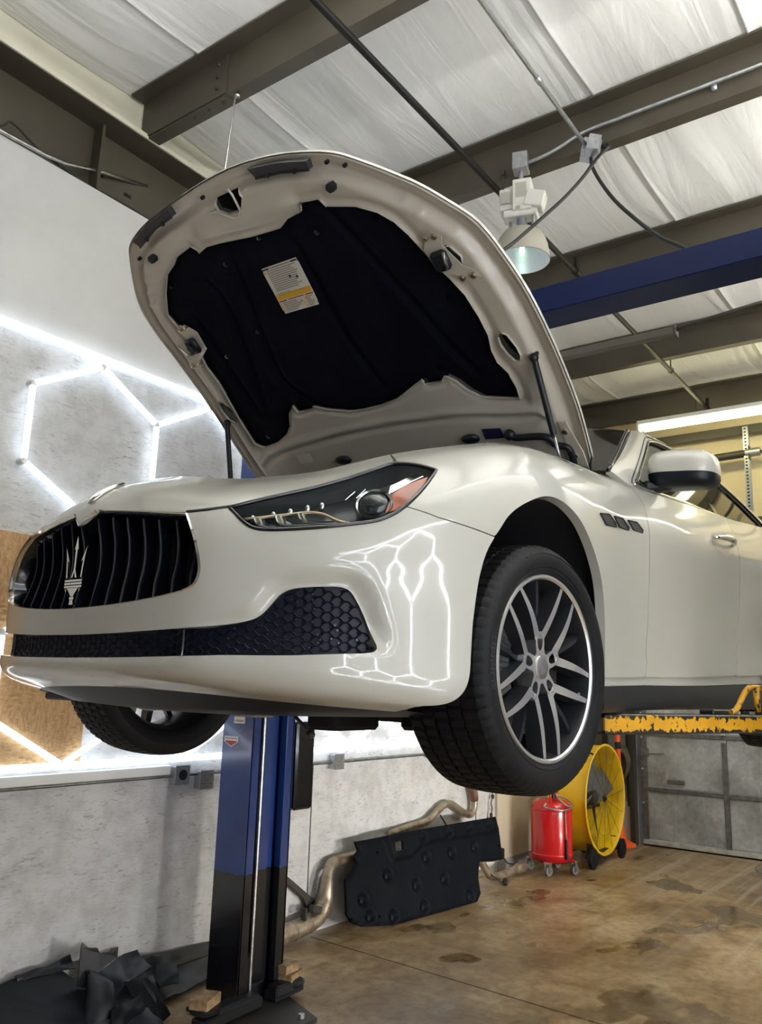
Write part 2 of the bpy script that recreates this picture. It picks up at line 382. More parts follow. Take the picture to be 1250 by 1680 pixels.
    def grid(s, G):
        """G[i][j] 3D points"""
        n, m = len(G), len(G[0]); V = [p for r in G for p in r]
        return s.add(V, [(i*m+j, i*m+j+1, (i+1)*m+j+1, (i+1)*m+j) for i in range(n-1) for j in range(m-1)])
    def sphere(s, c, r, nu=20, nv=12, e=None):
        rx, ry, rz = r if isinstance(r, (tuple, list)) else (r, r, r)
        V = []; F = []
        sg = lambda x, p: math.copysign(abs(x)**p, x)
        e1 = e2 = 1.0
        if e: e1, e2 = e
        for i in range(nv+1):
            ph = -PI/2+PI*i/nv
            for k in range(nu):
                th = 2*PI*k/nu
                V.append((c[0]+rx*sg(math.cos(ph), e1)*sg(math.cos(th), e2), c[1]+ry*sg(math.cos(ph), e1)*sg(math.sin(th), e2), c[2]+rz*sg(math.sin(ph), e1)))
        for i in range(nv):
            for k in range(nu): F.append((i*nu+k, i*nu+(k+1) % nu, (i+1)*nu+(k+1) % nu, (i+1)*nu+k))
        return s.add(V, F)
    def build(s, name, mats, parent=None, smooth=None, fix=True):
        me = bpy.data.meshes.new(name); me.from_pydata(s.v, [], s.f)
        if not isinstance(mats, (list, tuple)): mats = [mats]
        for m in mats: me.materials.append(m)
        if len(mats) > 1: me.polygons.foreach_set('material_index', s.m)
        if fix:
            import bmesh
            bm = bmesh.new(); bm.from_mesh(me); bmesh.ops.recalc_face_normals(bm, faces=bm.faces); bm.to_mesh(me); bm.free()
        me.validate()
        if smooth:
            me.polygons.foreach_set('use_smooth', [True]*len(me.polygons))
            if smooth is not True: me.set_sharp_from_angle(angle=math.radians(smooth))
        me.update()
        o = bpy.data.objects.new(name, me); COL.objects.link(o)
        if parent: o.parent = parent
        return o
def tag(o, label=None, cat=None, group=None, kind=None):
    if label: o['label'] = label
    if cat: o['category'] = cat
    if group: o['group'] = group
    if kind: o['kind'] = kind
    return o
def thing(name, label, cat, loc=(0, 0, 0), rz=0, group=None):
    o = bpy.data.objects.new(name, None); COL.objects.link(o); o.location = loc; o.rotation_euler = (0, 0, rz); o.empty_display_size = .1
    return tag(o, label, cat, group)
def struct(o): o['kind'] = 'structure'; return o
def text2d(s, size):
    """letters as flat triangles: (verts2d, faces), centred"""
    cu = bpy.data.curves.new('lettering', 'FONT'); cu.body = s; cu.size = size; cu.resolution_u = 2
    o = bpy.data.objects.new('lettering', cu); COL.objects.link(o); dg = bpy.context.evaluated_depsgraph_get(); dg.update()
    me = bpy.data.meshes.new_from_object(o.evaluated_get(dg)); V = np.array([v.co[:2] for v in me.vertices]); F = [tuple(p.vertices) for p in me.polygons]
    bpy.data.objects.remove(o); bpy.data.curves.remove(cu); bpy.data.meshes.remove(me)
    V -= (V.max(0)+V.min(0))/2; return V, F
def cmr(P, n=6):
    """smooth open curve through points (Catmull-Rom)"""
    P = np.array(P, float); out = []
    for i in range(len(P)-1):
        p0 = P[max(i-1, 0)]; p1 = P[i]; p2 = P[i+1]; p3 = P[min(i+2, len(P)-1)]
        for k in range(n):
            t = k/n; out.append(.5*((2*p1)+(p2-p0)*t+(2*p0-5*p1+4*p2-p3)*t*t+(3*p1-p0-3*p2+p3)*t**3))
    out.append(P[-1]); return np.array(out)
def in_poly(P, poly):
    x, y = P[:, 0], P[:, 1]; ins = np.zeros(len(P), bool); n = len(poly)
    for i in range(n):
        x1, y1 = poly[i]; x2, y2 = poly[(i+1) % n]
        c = ((y1 > y) != (y2 > y)) & (x < (x2-x1)*(y-y1)/(y2-y1+1e-15)+x1); ins ^= c
    return ins
def pdist(P, poly, closed=True):
    d = np.full(len(P), 1e9); n = len(poly)
    for i in range(n if closed else n-1):
        a = np.array(poly[i]); b = np.array(poly[(i+1) % n]); ab = b-a; L2 = ab@ab+1e-18
        t = np.clip(((P-a)@ab)/L2, 0, 1); q = a+t[:, None]*ab; d = np.minimum(d, np.hypot(*(P-q).T))
    return d
def resample(poly, step):
    out = []; n = len(poly)
    for i in range(n):
        a = np.array(poly[i], float); b = np.array(poly[(i+1) % n], float); k = max(1, int(np.ceil(np.hypot(*(b-a))/step)))
        for j in range(k): out.append(a+(b-a)*j/k)
    out = np.array(out); keep = [0]
    for i in range(1, len(out)):
        if np.hypot(*(out[i]-out[keep[-1]])) > step*.2: keep.append(i)
    return out[keep]
def tri_region(outer, holes, step):
    """triangulate a planar region (2D, metres): points, triangles, boundary loops"""
    loops = [resample(outer, step)]+[resample(h, step) for h in holes]
    V = []; E = []
    L = []
    for lp in loops:
        o = len(V); V += [tuple(p) for p in lp]; n = len(lp); E += [(o+i, o+(i+1) % n) for i in range(n)]; L.append(list(range(o, o+n)))
    lo = loops[0].min(0); hi = loops[0].max(0); g = []; row = 0; y = lo[1]
    while y < hi[1]:
        xs = np.arange(lo[0]+(row % 2)*step/2, hi[0], step); g.append(np.stack([xs, np.full(len(xs), y)], 1)); y += step*.87; row += 1
    g = np.concatenate(g); ok = in_poly(g, loops[0])
    for h in loops[1:]: ok &= ~in_poly(g, h)
    g = g[ok]
    d = np.full(len(g), 1e9)
    for lp in loops: d = np.minimum(d, pdist(g, lp))
    g = g[d > step*.5]
    V += [tuple(p) for p in g]
    r = delaunay_2d_cdt([Vector(p) for p in V], E, [], 0, 1e-7)
    P = np.array([tuple(p) for p in r[0]]); T = np.array([t for t in r[2]])
    c = P[T].mean(1); ok = in_poly(c, loops[0])
    for h in loops[1:]: ok &= ~in_poly(c, h)
    T = T[ok]
    ar = np.cross(P[T[:, 1]]-P[T[:, 0]], P[T[:, 2]]-P[T[:, 0]]); T[ar < 0] = T[ar < 0][:, ::-1]
    # boundary edges
    cnt = {}
    for t in T:
        for a, b in ((t[0], t[1]), (t[1], t[2]), (t[2], t[0])): cnt[(a, b)] = 1
    B = [(a, b) for (a, b) in cnt if (b, a) not in cnt]
    return P, T, B
def skin_mesh(name, P3, N3, T, B, mats, parent, rim=.0, rimdir=None, backoff=None, flip=False, exact=False):
    """curved skin from triangulation with a separate (sharp) rim of depth `rim`; backoff closes the back"""
    me = bpy.data.meshes.new(name); V = [tuple(p) for p in P3]; F = [tuple(int(i) for i in (t[::-1] if flip else t)) for t in T]
    if rim != 0:
        idx = {}
        for a, b in B:
            for i in (a, b):
                if i not in idx:
                    idx[i] = len(V); V.append(tuple(P3[i])); V.append(tuple(P3[i]-N3[i]*rim))
        for a, b in B:
            q = (idx[b], idx[a], idx[a]+1, idx[b]+1); F.append(q[::-1] if flip else q)
    if backoff:
        o = len(V); V += [tuple(p) for p in (P3-N3*backoff)]; F += [tuple(int(i)+o for i in (t if flip else t[::-1])) for t in T]
    me.from_pydata(V, [], F); me.materials.append(mats); me.polygons.foreach_set('use_smooth', [True]*len(F)); me.update()
    if exact:
        nn = np.zeros((len(V), 3)); nn[:len(P3)] = N3; me.normals_split_custom_set_from_vertices([tuple(q) for q in nn])
    o = bpy.data.objects.new(name, me); COL.objects.link(o)
    if parent: o.parent = parent
    return o
# ================================================================== the building
YW, XB, YR, XF, ZC = 4.05, 10.12, -1.55, -4.2, 5.32
struct(MB().box(((XB+XF)/2, (YW+YR)/2, -.05), (XB-XF+.6, YW-YR+.6, .1)).build('floor', FLOORM))
struct(MB().box(((XB+XF)/2, YW+.06, 2.28), (XB-XF, .12, 4.56)).build('wall_left', OSBW))
struct(MB().box(((XB+XF)/2, YR-.06, 2.65), (XB-XF, .12, 5.3)).build('wall_right', mat('white_wall_paint', (.68, .68, .66), .6)))
b = MB().box((XF-.06, -1.4, 2.65), (.12, .3, 5.3)).box((XF-.06, 2.6, 2.65), (.12, 2.9, 5.3)).box((XF-.06, -.05, 4.5), (.12, 2.4, 1.6))
struct(b.build('wall_front', mat('brown_board_wall', (.13, .09, .055), .6, vary=(2, (.09, .06, .035), .4, .7))))
# back wall: dusty grey strip beside the roller door, insulation tinted with yellow lamp glow above it
b = MB().box((XB+.06, 3.78, 1.85), (.12, .56, 3.7)).box((XB+.06, -1.4, 1.85), (.12, .4, 3.7))
struct(b.build('wall_back', GREYW))
struct(MB().box((XB+.03, 1.25, 4.48), (.12, 5.6, 1.68)).build('wall_back', BACKUP))
# beige panelling on the left wall, from the seam behind the undertray to the corner
struct(MB().box(((7.58+XB)/2, YW-.012, 1.2), (XB-7.58, .03, 2.4)).build('wall_left', TANW))
# bare strand board patch low on the left wall
t = MB().box((1.9, YW-.006, 1.84), (1.86, .02, 1.18)).build('trim_1', OSBR); struct(t)
# seams of the wall boards
b = MB()
for x in (2.36, 4.80, 7.2): b.box((x, YW-.001, .57), (.006, .006, 1.14))
struct(b.build('trim_2', DBRN))
b = MB().box(((7.58+XB)/2, YW-.03, .05), (XB-7.58, .012, .10)); struct(b.build('baseboard_left', GREYW))

struct(MB().prism([(4.772, 3.98, .0004), (4.780, 3.98, .0004), (4.665, 2.38, .0004), (4.40, -1.5, .0004), (4.392, -1.5, .0004), (4.657, 2.38, .0004)], (0, 0, .0006)).build('trim_7', DARK))
# ceiling: insulation sheets sagging a little between the purlins, folded at the seams
PX_ = [-1.8, -.3, 1.2, 2.80, 4.40, 6.07, 7.92, 9.70]
SEAM = [3.41, 1.63, .74, -.6]
xs = np.linspace(XF, XB, 150); ys = np.unique(np.concatenate([np.linspace(YR, YW, 120)]+[s+np.array([-.12, -.06, -.03, -.01, .0, .003, .03, .10]) for s in SEAM]))
X, Y = np.meshgrid(xs, ys, indexing='ij'); Z = np.full_like(X, ZC)
for a, c in zip(PX_[:-1], PX_[1:]):
    t = np.clip((X-a)/(c-a), 0, 1); m = (X >= a) & (X < c); sag = .045*np.sin(PI*t)
    wr = .006*np.sin(Y*21+np.sin(X*1.3)*1.7)*np.sin(PI*t)*(np.sin(Y*2.1)+1)*.5
    Z = np.where(m, Z-sag-wr, Z)
for s in SEAM:
    u = Y-s; Z -= np.where((u <= 0) & (u > -.2), .015*np.exp(-np.clip(-u, 0, 1)/.035), 0)
    Z -= .007*np.exp(-((u-.09)/.02)**2)+.006*np.exp(-((u-.15)/.025)**2)
G = [[(X[i, j], Y[i, j], Z[i, j]) for j in range(len(ys))] for i in range(len(xs))]
o = MB().grid(G).build('ceiling', SHEET, smooth=True, fix=False); struct(o)
struct(MB().box(((XB+XF)/2, (YW+YR)/2, 5.52), (XB-XF+.4, YW-YR+.6, .04)).build('ceiling', CREAM))

# steel of the left wall above the boards: brown web with stiffener, flange, cream eave strip
b = MB().box(((XB+XF)/2, YW+.10, 4.78), (XB-XF, .02, .60)).box((2.56, YW+.045, 4.79), (.02, .09, .44))
b.box((7.9, YW+.045, 4.79), (.02, .09, .44)).box(((XB+XF)/2, YW+.0, 5.012), (XB-XF, .20, .016))
struct(b.build('trim_3', PURLIN))
b = MB().box(((XB+XF)/2, YW+.02, 5.20), (XB-XF, .03, .36)).box(((XB+XF)/2, YW-.105, 5.023), (XB-XF, .012, .03))
struct(b.build('trim_4', CREAM))
b = MB().box((2.62, YW+.088, 4.73), (.05, .004, .02)).box((2.83, YW+.088, 4.70), (.05, .004, .02)); struct(b.build('trim_5', DARK))
# roof purlins: C channels, web on the near side, flanges to the back
def purlin(x, label, y0=YR, y1=YW-.03, splice=None, zt=5.30, zb=5.02):
    t = thing('roof_purlin', label, 'steel beam', (x, 0, zb), 0, 'steel roof purlins')
    b = MB(); h = zt-zb
    b.box((.006, (y0+y1)/2, h/2), (.012, y1-y0, h)).box((.051, (y0+y1)/2, .006), (.078, y1-y0, .012)).box((-.050, (y0+y1)/2, h-.006), (.10, y1-y0, .012)).box((.084, (y0+y1)/2, .027), (.012, y1-y0, .03))
    b.build('channel', PURLIN, t)
    if splice:
        s = MB().box((-.004, splice, h/2-.004), (.012, .70, h-.02)).box((.04, splice, -.004), (.085, .70, .008)); s.build('splice_plate', PURLIN, t)
        q = MB()
        for k in range(3): q.new().cyl((-.01, splice-.28, .06+k*.08), (-.024, splice-.28, .06+k*.08), .011, 6); q.new().cyl((.03, splice-.30+k*.12, -.008), (.03, splice-.30+k*.12, -.02), .010, 6)
        q.each('bolt', DBRN, t)
    return t
purlin(2.80, 'brown steel roof purlin nearest the camera, its splice plate over the raised bonnet', splice=3.6)
purlin(4.40, 'brown steel roof purlin that carries the conduit, just behind the dome lamp')
purlin(6.07, 'brown steel roof purlin seen right above the blue lift crossbeam')
purlin(7.92, 'brown steel roof purlin behind the padded limit bar below the blue crossbeam')
purlin(9.70, 'brown steel roof purlin farthest back, above the fluorescent tube light')
for x in PX_[:3]: purlin(x, 'brown steel roof purlin above and behind the camera')
# small rust-brown screw tabs along the purlin tops are part of the channel look; loose cable and pale rod along the wall top
cbl = MB(); pts = [(1.4, 4.06, 4.575), (1.9, 4.06, 4.60), (2.0, 4.045, 4.66), (2.2, 4.06, 4.60), (2.5, 4.07, 4.575), (2.75, 4.06, 4.572), (3.1, 4.07, 4.57)]
tag(cbl.tube(cmr(pts, 6), .007, 6).build('cable', CABLE, smooth=True), 'thin dark cable lying along the top edge of the white wall', 'cable')
r = MB().tube([(1.2, 4.03, 4.565), (1.96, 4.03, 4.565), (2.2, 4.03, 4.575), (2.33, 4.04, 4.60), (2.60, 4.09, 4.72), (2.97, 4.142, 4.845)], .011, 8)
tag(r.build('steel_rod', STEEL, smooth=True), 'pale thin rod crossing the brown steel at the top of the left wall', 'rod')
r = MB().tube([(2.83, 3.187, 5.015), (2.815, 3.188, 4.97), (2.72, 3.15, 4.1)], .006, 6).cyl((2.83, 3.187, 5.02), (2.83, 3.187, 4.995), .016, 10)
tag(r.build('hanger_rod', STEEL, smooth=True), 'thin steel hanger rod dropping from the nearest purlin behind the bonnet', 'rod')

# ------------------------------------------------------------------ hexagon light installation on the left wall and its twin on the right wall
def hex_lights(y, x0, x1, out, ncol, label, z0=1.25, e=.43, h=.2325, wd=.83, xref=2.70, led=LED):
    """rows of hexagons inside a rectangle; out = direction off the wall"""
    t = thing('hexagon_light', label, 'light', (0, y, 0))
    zs = [z0, z0+h, z0+h+e, z0+2*h+e, z0+2*h+2*e, z0+3*h+2*e, z0+3*h+3*e, z0+4*h+3*e]
    segs = set()
    def add(a, b2): segs.add(tuple(sorted((a, b2))))
    k0 = math.ceil((x0-xref)/wd-.01); 
    P = lambda x, z: (round(x, 4), round(z, 4))
    for k in range(ncol):
        cx = xref+(k0+k)*wd
        for row in range(3):
            c = cx+(wd/2 if row == 1 else 0); zb = zs[row*2]
            if row == 1: za, zb_, zc, zd = zs[2], zs[3], zs[4], zs[5]
            elif row == 0: za, zb_, zc, zd = zs[0], zs[1], zs[2], zs[3]
            else: za, zb_, zc, zd = zs[4], zs[5], zs[6], zs[7]
            v = [P(c, za), P(c+wd/2, zb_), P(c+wd/2, zc), P(c, zd), P(c-wd/2, zc), P(c-wd/2, zb_)]
            for i in range(6): add(v[i], v[(i+1) % 6])
    xa, xb = xref+k0*wd-wd/2-(.9 if out < 0 else .02), xref+(k0+ncol)*wd+.02
    nodes_ = set()
    for a, b2 in sorted(segs):
        nodes_.add(a); nodes_.add(b2)
        A = Vector((a[0], 0, a[1])); B = Vector((b2[0], 0, b2[1])); d = (B-A).normalized()
        m = MB(); m.tube([A+d*.016, B-d*.016], .0175, 8); o = m.build('led_tube', led, t, smooth=60); o.location = (0, out*.042, 0)
    m = MB()
    for a in sorted(nodes_): m.new().cyl((a[0], 0, a[1]), (a[0], out*.05, a[1]), .019, 10)
    m.each('connector', WHITE, t)
    for zt_ in (z0-.005, zs[7]+.055):
        n = max(1, round((xb-xa)/1.7)); L_ = (xb-xa)/n
        for i in range(n):
            m = MB().tube([(xa+i*L_+.012, 0, zt_), (xa+(i+1)*L_-.012, 0, zt_)], .019, 8); o = m.build('frame_tube', led, t, smooth=60); o.location = (0, out*.04, 0)
    return t
hex_lights(YW, 2.70, 6.6, -1, 5, 'glowing white hexagon tube light grid on the left wall behind the car')
hex_lights(YR, -.25, 6, 1, 3, 'white hexagon tube light grid on the right wall, mirrored in the car paint', z0=.85, xref=-.25, led=LEDR)

# raceway conduit below the light grid, outlet boxes
m = MB().tube([(-1, YW-.022, 1.145), (10, YW-.022, 1.145)], .011, 8)
tag(m.build('conduit', GFRAME, smooth=True), 'thin grey conduit along the left wall under the light grid', 'conduit')
m = MB().box((2.45, YW-.02, 1.18), (2.0, .035, .055), bev=.004); tag(m.build('wire_tray', WHITE), 'flat white raceway above the conduit at the left edge of the wall', 'raceway')
def outlet(x, z, kind, label):
    t = thing('outlet_box', label, 'electrical box', (x, YW, z))
    MB().box((0, -.03, 0), (.105, .06, .105), bev=.006).build('box', GALV, t)
    c = MB().box((0, -.063, 0), (.112, .006, .112), bev=.003).build('cover_plate', GREYP, t)
    m = MB()
    if kind == 'quad':
        for sx in (-.027, .027):
            for sz in (-.026, .026):
                m.new().cyl((sx, -.0655, sz), (sx, -.069, sz), .0185, 16)
        m.each('receptacle', INKG, t, smooth=40)
        m = MB()
        for sx in (-.027, .027):
            for sz in (-.026, .026):
                m.new().box((sx-.006, -.0695, sz+.003), (.003, .002, .009)).box((sx+.006, -.0695, sz+.003), (.003, .002, .009)).cyl((sx, -.069, sz-.008), (sx, -.0705, sz-.008), .003, 8)
        m.each('slot', DARK, t)
    else:
        m.cyl((0, -.0655, 0), (0, -.072, 0), .030, 20); m.build('receptacle', DARK, t, smooth=40)
    return t
outlet(3.52, 1.150, 'round', 'grey single round outlet box left of the blue lift column')
outlet(3.72, 1.110, 'quad', 'grey four-plug outlet box right beside the blue lift column')
outlet(5.03, 1.150, 'quad', 'grey four-plug outlet box between the lift column and the near tyre')
outlet(6.34, 1.170, 'round', 'grey single round outlet box next to the near tyre')

# ------------------------------------------------------------------ roller door in the back wall
D = bpy.data.objects.new('door_1', None); COL.objects.link(D); D.location = (XB, 0, 0); struct(D)
zb = [0.075, .66, 1.29, 1.92, 2.55, 3.18, 3.64]
for i in range(len(zb)-1):
    MB().box((.03, 1.15, (zb[i]+zb[i+1])/2), (.04, 4.62, zb[i+1]-zb[i]-.008), bev=.006).build('door_panel', GDOOR, D)
    m = MB().box((.0, 1.15, zb[i+1]-.028), (.03, 4.62, .05), bev=.006); m.build('rail', GFRAME, D)
    for y in (3.42, 2.505, 1.25, 0, -1.1): MB().box((-.004, y, (zb[i]+zb[i+1])/2), (.03, .055 if y < 3 else .075, zb[i+1]-zb[i]), bev=.004).build('stile', GFRAME, D)
MB().box((.02, 1.15, .045), (.06, 4.62, .055), bev=.006).build('bottom_bar', mat('door_bottom_bar', (.62, .62, .60), .4, .2, vary=(9, (.4, .4, .38), .45, .7)), D)
MB().box((.02, 1.15, .009), (.04, 4.62, .018)).build('bottom_seal', DARK, D)
m = MB().box((-.02, 3.05, .735), (.03, .20, .05), bev=.006).box((-.035, 3.02, .735), (.012, .12, .018)); m.build('door_handle', GFRAME, D)
m = MB().box((-.03, 3.40, 1.05), (.03, .09, .09), bev=.004).bar((-.03, 3.36, 1.03), (-.03, 3.18, 1.04), .018, .014); m.build('latch', GFRAME, D)
m = MB()
for z in (.48, .86, 1.22, 1.5): m.new().cyl((-.021, 3.435, z), (-.026, 3.435, z), .011, 10)
m.each('rivet', WHITE, D)
m = MB()
for z in (1.22, 1.30): 
    for y in (2.49, 2.52): m.new().cyl((-.018, y, z), (-.03, y, z), .013, 8)
m.each('hinge_bolt', ZINC, D)
struct(MB().box((XB-.05, 3.545, 1.85), (.10, .06, 3.7)).box((XB-.02, 3.60, 1.85), (.04, .04, 3.7)).build('trim_6', DBRN))
# spring shaft above the door with its perforated angle brackets
t = thing('door_spring_shaft', 'brown torsion spring tube on perforated steel angles above the roller door', 'door hardware', (9.9, 2.0, 3.55))
MB().cyl((0, .04, .93), (0, .95, .90), .045, 18).build('spring_tube', DBRN, t, smooth=40)
MB().cyl((0, .04, .93), (0, -.12, .935), .05, 18).build('end_cone', GALV, t, smooth=40)
MB().cyl((0, -2.6, .945), (0, .04, .93), .018, 10).build('shaft', DBRN, t, smooth=40)
m = MB().box((0, 0, .62), (.055, .006, 1.25)).box((-.026, .028, .62), (.006, .055, 1.25)); m.build('angle', GALV, t)
m = MB()
for k in range(30): m.new().box((-.0295, .03, .06+k*.04), (.002, .022, .016))
m.each('slot', DARK, t)
MB().box((.0, 0, .93), (.09, .012, .16)).build('bearing_plate', DBRN, t)
tag(MB().box((9.99, 1.2, 3.70), (.09, 5.2, .07)).build('door_header', DBRN), 'dark steel header angle over the top of the roller door', 'beam')
tag(MB().box((9.96, 1.2, 4.78), (.08, 5.4, .10)).build('wall_girt', PURLIN), 'brown steel girt on the back wall behind the spring tube', 'beam')
# ================================================================== the car (car frame: x to the rear from the front axle, y to the car's right, z from the wheel centre)
CAR = thing('car', 'white luxury saloon raised on the lift with its bonnet open', 'car', (2.21884, 1.92444, 1.76964), math.radians(-2))
BASE = np.array([(-.935,.0),(-.928,-.15),(-.905,-.3),(-.862,-.44),(-.79,-.56),(-.70,-.67),(-.575,-.775),(-.44,-.85),(-.3,-.90),(-.15,-.932),(0,-.945),(.2,-.948),(.4,-.945),(.7,-.94),(1.2,-.95),(2.,-.955),(3.2,-.95),(3.65,-.90),(3.88,-.72),(3.97,-.4),(3.99,0)])
KEY = {0:[(.16,-.09),(.05,-.062),(.012,-.035),(.03,.015),(.02,.07),(.008,.12),(.008,.22),(.010,.325),(.045,.405),(.12,.465),(.26,.52)],
3:[(.13,-.10),(.035,-.072),(.0,-.04),(.0,.015),(.0,.08),(.0,.14),(.0,.22),(.015,.305),(.06,.375),(.145,.435),(.27,.49)],
5:[(.10,-.115),(.03,-.092),(.003,-.05),(.0,.015),(.0,.09),(.0,.17),(.003,.25),(.025,.335),(.085,.41),(.16,.465),(.25,.51)],
7:[(.07,-.13),(.02,-.11),(.0,-.065),(.0,.015),(.0,.10),(.0,.2),(.0,.3),(.012,.395),(.05,.48),(.11,.54),(.18,.575)],
10:[(.05,-.14),(.01,-.12),(.0,-.06),(.0,.02),(.0,.12),(.0,.24),(.0,.36),(.004,.47),(.03,.58),(.08,.645),(.14,.672)],
13:[(.05,-.14),(.02,-.11),(.01,-.06),(.014,.0),(.02,.1),(.022,.2),(.022,.3),(.018,.42),(.018,.53),(.04,.62),(.075,.695)],
15:[(.05,-.14),(.02,-.11),(.01,-.06),(.014,.0),(.02,.1),(.022,.22),(.022,.34),(.012,.47),(.0,.58),(.03,.69),(.08,.80)],
16:[(.05,-.14),(.02,-.11),(.01,-.06),(.014,.0),(.02,.1),(.022,.24),(.022,.37),(.012,.52),(.0,.64),(.03,.77),(.09,.90)],
20:[(.05,-.10),(.02,-.08),(.01,-.04),(.0,.02),(.0,.1),(.0,.24),(.0,.37),(.012,.52),(.03,.64),(.08,.77),(.20,.86)]}
def crv(xs, ys, x):
    xs = np.asarray(xs, float); ys = np.asarray(ys, float); x = np.asarray(x, float)
    sh1 = (-1,)+(1,)*(ys.ndim-1); dx = np.diff(xs); sl = np.diff(ys, axis=0)/dx.reshape(sh1)
    m = np.empty_like(ys); m[0] = sl[0]; m[-1] = sl[-1]; wq = (dx[1:]/(dx[:-1]+dx[1:])).reshape(sh1)
    m[1:-1] = sl[:-1]*wq+sl[1:]*(1-wq)
    i = np.clip(np.searchsorted(xs, x, side='right')-1, 0, len(xs)-2); h = dx[i].reshape(sh1); t = ((x-xs[i])/dx[i]).reshape(sh1)
    return (2*t**3-3*t**2+1)*ys[i]+(t**3-2*t**2+t)*h*m[i]+(-2*t**3+3*t**2)*ys[i+1]+(t**3-t**2)*h*m[i+1]
ARC = np.concatenate([[0], np.cumsum(np.hypot(*np.diff(BASE, axis=0).T))])
_bx = np.concatenate([BASE[3:0:-1]*[1, -1], BASE]); _ba = np.concatenate([-ARC[3:0:-1], ARC])
_ks = sorted(KEY); _ka = ARC[_ks]; _kv = np.array([KEY[k] for k in _ks]); _ka = np.concatenate([[-_ka[1]], _ka]); _kv = np.concatenate([_kv[1:2], _kv])
SEND = ARC[-1]
def S(s, v):
    """body skin: s = metres round the plan outline from the nose, v = 0 (bottom edge) .. 10 (top edge)"""
    s = np.atleast_1d(np.asarray(s, float)); v = np.atleast_1d(np.asarray(v, float)); sa = np.minimum(np.abs(s), SEND-.001)
    b = crv(_ba, _bx, sa); e = 1e-3; tg = crv(_ba, _bx, sa+e)-crv(_ba, _bx, sa-e); tg /= np.linalg.norm(tg, axis=1)[:, None]
    n = np.stack([-tg[:, 1], tg[:, 0]], 1); pr = crv(_ka, _kv, sa)
    vv = np.clip(v, 0, 10); i = np.clip(vv.astype(int), 0, 9); t = (vv-i)[:, None]; ar = np.arange(len(s))
    P = lambda k: pr[ar, np.clip(k, 0, 10)]
    m0 = np.where((i == 0)[:, None], P(i+1)-P(i), (P(i+1)-P(i-1))/2); m1 = np.where((i == 9)[:, None], P(i+1)-P(i), (P(i+2)-P(i))/2)
    d = (2*t**3-3*t**2+1)*P(i)+(t**3-2*t**2+t)*m0+(-2*t**3+3*t**2)*P(i+1)+(t**3-t**2)*m1
    out = np.empty((len(s), 3)); out[:, :2] = b+n*d[:, :1]; out[:, 2] = d[:, 1]; out[:, 1] *= np.where(s < 0, -1, 1); return out
def SN(s, v):
    s = np.atleast_1d(np.asarray(s, float)); v = np.atleast_1d(np.asarray(v, float)); e = 2e-3
    v0 = np.clip(v, .02, 9.98); n = np.cross(S(s+e, v0)-S(s-e, v0), S(s, v0+.02)-S(s, v0-.02)); return n/np.linalg.norm(n, axis=1)[:, None]
def So(s, v, off=0.):
    """point `off` metres under the skin"""
    return S(s, v)-SN(s, v)*np.reshape(off, (-1, 1))
VS = .09
def panel(name, outer, m, holes=(), step=.02, rim=.022, parent=CAR, disp=None, mirror=False, off=0., back=None):
    o2 = np.array(outer, float); hs = [np.array(h, float) for h in holes]
    if mirror: o2 = o2[::-1]*[-1, 1]; hs = [h[::-1]*[-1, 1] for h in hs]
    P, T, B = tri_region(o2*[1, VS], [h*[1, VS] for h in hs], step)
    s, v = P[:, 0], P[:, 1]/VS; N = SN(s, v); Q = S(s, v)-N*off
    N2 = N
    if disp is not None:
        dd = lambda a, b_: (S(a, b_)-SN(a, b_)*disp(np.stack([a, b_], 1))[:, None]); e = 4e-3; v0 = np.clip(v, .05, 9.95)
        Q = Q-N*disp(np.stack([s, v], 1))[:, None]; N2 = np.cross(dd(s+e, v0)-dd(s-e, v0), dd(s, v0+.04)-dd(s, v0-.04)); N2 /= np.linalg.norm(N2, axis=1)[:, None]
    return skin_mesh(name, Q, N2, T, B, m, parent, rim, backoff=back, exact=True)
def joinsegs(*segs): return np.concatenate([np.array(s, float) for s in segs])

# outlines in (s, v)
GR_TOP = [(.0, 7.08), (.052, 7.60), (.13, 7.57), (.24, 7.58), (.380, 7.54)]
GR_SIDE = cmr([(.380, 7.54), (.406, 7.06), (.430, 6.53), (.447, 5.92), (.449, 5.56), (.438, 5.27), (.415, 5.13), (.385, 5.05), (.29, 4.92), (.145, 4.84), (0, 4.81)], 5)
HL_LOW = cmr([(1.069, 8.18), (1.025, 7.67), (.983, 7.26), (.945, 6.96), (.911, 6.78), (.873, 6.68), (.811, 6.66), (.727, 6.66), (.645, 6.69), (.593, 6.75), (.562, 6.88), (.537, 7.14), (.512, 7.48), (.495, 7.68)], 4)
HL_TOP = cmr([(.495, 7.68), (.59, 8.03), (.724, 8.39), (.843, 8.67), (.921, 8.87), (.963, 8.93), (1.016, 8.62), (1.069, 8.18)], 4)
ARCHF = cmr([(1.226,6.00),(1.249,6.23),(1.281,6.54),(1.324,6.78),(1.382,6.98),(1.447,7.13),(1.503,7.18),(1.561,7.15),(1.625,7.05),(1.691,6.85),(1.750,6.55),(1.808,6.17),(1.849,5.74),(1.871,5.22),(1.879,4.40),(1.868,3.53),(1.848,2.62)], 4)
ARCHB = cmr([(1.226,6.00),(1.197,5.64),(1.177,5.17),(1.164,4.66),(1.152,3.94),(1.147,3.11),(1.143,2.55),(1.134,2.13),(1.119,1.74),(1.094,1.36),(1.062,1.10),(1.02,.95)], 4)
GAP = [(.955, 6.99), (1.045, 6.58), (1.184, 6.13), (1.226, 6.00)]
DOORF = cmr([(2.300, 9.98), (2.341, 9.28), (2.334, 8.61), (2.328, 7.81), (2.328, 6.51), (2.308, 5.10), (2.285, 4.34), (2.267, 3.77), (2.267, 3.50), (2.236, 2.95)], 4)
